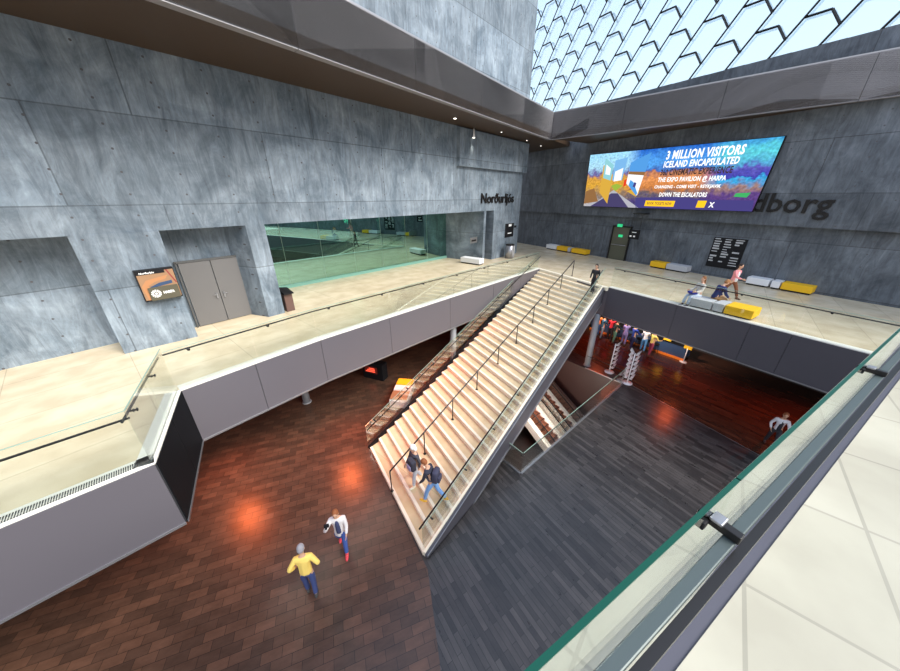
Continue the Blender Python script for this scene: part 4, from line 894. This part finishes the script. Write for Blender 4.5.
# ---- the near gallery with its balustrade
GZ = EYE-1.95; GT = EYE-.85
ga, gb = at(641,565,GT), at(794,425,GT); dG = U(gb-ga); nG = Vector((dG.y, -dG.x, 0))    # nG: towards the gallery floor
nG = nG if nG.dot(Vector((1,-1,0))) > 0 else -nG
G0 = H(ga)-dG*3.2; G1 = H(ga)+dG*6
t = thing('near_balustrade', 'near glass balustrade with green edge and dark bracket at lower right', 'balustrade', Z(H(ga),GZ))
jn = H(at(735,477,GT)); jt = (jn-H(ga)).dot(dG); 
cuts = [-3.2, jt-2.4, jt, jt+2.4, 6]
for a, b in zip(cuts, cuts[1:]):
    p, q = H(ga)+dG*(a+.004), H(ga)+dG*(b-.004); m_ = MB(); m_.prism([p, q, q+nG*.010, p+nG*.010], GZ-.15, GT-.006, M['glass']); gp_ = m_.build('glass_panel', t)
    m_ = MB(); m_.prism([p-nG*.0015, q-nG*.0015, q+nG*.012, p+nG*.012], GT-.006, GT, M['gedge']); m_.build('glass_edge', gp_)
kz = GZ
ka, kb_ = at(640,565,kz), at(793,425,kz); ia, ib = at(720,563.5,kz), at(793,474,kz); dk_ = U(kb_-ka)
m_ = MB(); 
def strip(P, Q, R, T, z0, z1, m, name, lab=None):
    q = MB(); d = U(Q-P); P2, Q2 = H(P)-d*4, H(Q)+d*9; d = U(T-R); R2, T2 = H(R)-d*4, H(T)+d*9
    q.prism([P2, Q2, T2, R2], z0, z1, m); return struct(q, name, lab)
oa, ob_ = at(758,563.5,kz), at(793,518,kz)
strip(ka, kb_, ia, ib, kz-.12, kz, M['gkerb'], 'floor_gallery_kerb', 'cream stone kerb outside near glass')
strip(ia, ib, oa, ob_, kz-.12, kz-.01, M['gmetal'], 'trim_4', 'grey metal strip on near gallery')
pa_, pb_ = H(oa), H(ob_); d_ = U(pb_-pa_); q = MB(); q.prism([pa_-d_*4, pb_+d_*9, pb_+d_*9+nG*5, pa_-d_*4+nG*5], kz-.12, kz, M['gkerb']); struct(q, 'floor_gallery')
# flat handrail on the gallery side
hz = EYE-.95
c0 = H(at(706,563.5,hz))
off = (c0-H(ga)).dot(nG); hw = .05; a = H(ga)+nG*off
m_ = MB(); m_.box(Z(a+dG*1.4, hz-.02), dG*9.2, nG*.034, .02, M['rail_b'], .004); m_.build('handrail', t)
m_ = MB(); m_.box(Z(a+dG*1.4+nG*.032, hz-.05), dG*9.2, nG*.024, .03, M['steel']); m_.build('handrail_lip', t)
bc = H(at(715,523,hz)); bt = (bc-H(ga)).dot(dG)
for k in (-1.9, 0, 1.9, 3.8):
    c = H(ga)+dG*(bt+k); m_ = MB(); m_.box(Z(c+nG*(off/2+.0), hz+.006), dG*.028, nG*(off+.045), .03, M['steel'], .003); br_ = m_.build('bracket', t)
    m_ = MB(); m_.box(Z(c+nG*.028, hz+.024), dG*.045, nG*.035, .012, M['steel_l'], .004); m_.build('clamp_plate', br_)
    m_ = MB(); m_.box(Z(c-nG*.0+dG*-.035, hz+.0), dG*.03, nG*.03, .03, M['black'], .004); m_.build('clamp_disc', br_)
# ---- light
wd = bpy.data.worlds.new('World'); bpy.context.scene.world = wd; wd.use_nodes = True; n = wd.node_tree.nodes; l = wd.node_tree.links
b = n['Background']; tc = N(n, 'ShaderNodeTexCoord'); sp = N(n, 'ShaderNodeSeparateXYZ'); l.new(tc.outputs['Generated'], sp.inputs[0])
r = ramp(n, [(0, (.25,.25,.27)), (.5, (.95,.92,.88)), (.62, (.84,.90,1.0)), (1, (.50,.66,.95))]); mr = N(n, 'ShaderNodeMapRange'); mr.inputs[1].default_value = -1; l.new(sp.outputs[2], mr.inputs[0]); l.new(mr.outputs[0], r.inputs[0]); l.new(r.outputs[0], b.inputs[0]); b.inputs[1].default_value = 1.25
def light(kind, name, loc, dir_, e, col=(1,1,1), **k):
    d = bpy.data.lights.new(name, kind); d.energy = e; d.color = col
    for a, v_ in k.items(): setattr(d, a, v_)
    if kind == 'SPOT' or name == 'counter_fill': d.specular_factor = .25
    o = bpy.data.objects.new(name, d); C.objects.link(o); o.location = loc
    if dir_ is not None: o.rotation_euler = Vector(dir_).to_track_quat('-Z', 'Y').to_euler()
    return o
light('SUN', 'daylight', (20,-10,20), (-.72,.40,-.75), 5.0, (1,.95,.86), angle=R_(35))
# red and orange lamps under the mezzanine
for (s_, o_) in ((1,2.5),(5,2.5),(9,2.5),(13,2.5),(-3,1.0)):
    p = s269+D1*s_+N1*o_; light('SPOT', 'red_downlight', Z(p, SLAB-.05), N1*.75+Vector((0,0,-1)), 620, (1,.16,.04), spot_size=R_(130), spot_blend=1, shadow_soft_size=.3)
for s_ in (-6,-1,4,9):
    p = BP+D2*(16+s_)+N2*4; light('SPOT', 'red_downlight', Z(p, SLAB-.05), N2*.3+Vector((0,0,-1)), 230, (1,.13,.03), spot_size=R_(125), spot_blend=1, shadow_soft_size=.1)
# soffit spots
for (x, y) in ((455,117),(474,128),(527,139.5)): light('SPOT', 'soffit_spot', at(x,y,SOF)-Vector((0,0,.75)), (0,0,-1), 20, (1,.9,.75), spot_size=R_(80), spot_blend=.6, shadow_soft_size=.1)
[light('SPOT', 'counter_fill', Z(ca.lerp(cb_,q_)-nC*2.0, 3.25), nC*1.0+Vector((0,0,-.62)), 420, (1,.84,.72), spot_size=R_(100), spot_blend=.8, shadow_soft_size=.1) for q_ in (.2,.55,.85)]  # added fill spots to brighten the people at the counter, no fixtures
light('POINT', 'foyer_lamp', Z((gl_l+gl_r)/2-N1*2, 8), None, 150, (.8,1,.92), shadow_soft_size=.2)
light('POINT', 'escalator_fill', Z((h1+h2)/2+dd*2, -1.2), None, 330, (1,.85,.75), shadow_soft_size=.6)  # unseen fill added to brighten the escalator well
# ---- camera
cd = bpy.data.cameras.new('camera'); cam = bpy.data.objects.new('camera', cd); C.objects.link(cam); cam.location = (0,0,EYE)
cam.rotation_euler = (math.pi/2-PIT, 0, 0); cd.sensor_width = 36; cd.lens = 36*F/900; cd.clip_start = .05; cd.clip_end = 300
sc_ = bpy.context.scene; sc_.camera = cam
vs_ = sc_.view_settings; vs_.view_transform = 'Standard'; vs_.look = 'None'; vs_.gamma = 1; vs_.exposure = .3; vs_.use_curve_mapping = False
sc_.cycles.max_bounces = 10; sc_.cycles.transparent_max_bounces = 16; sc_.cycles.use_denoising = True; sc_.cycles.sample_clamp_indirect = 6
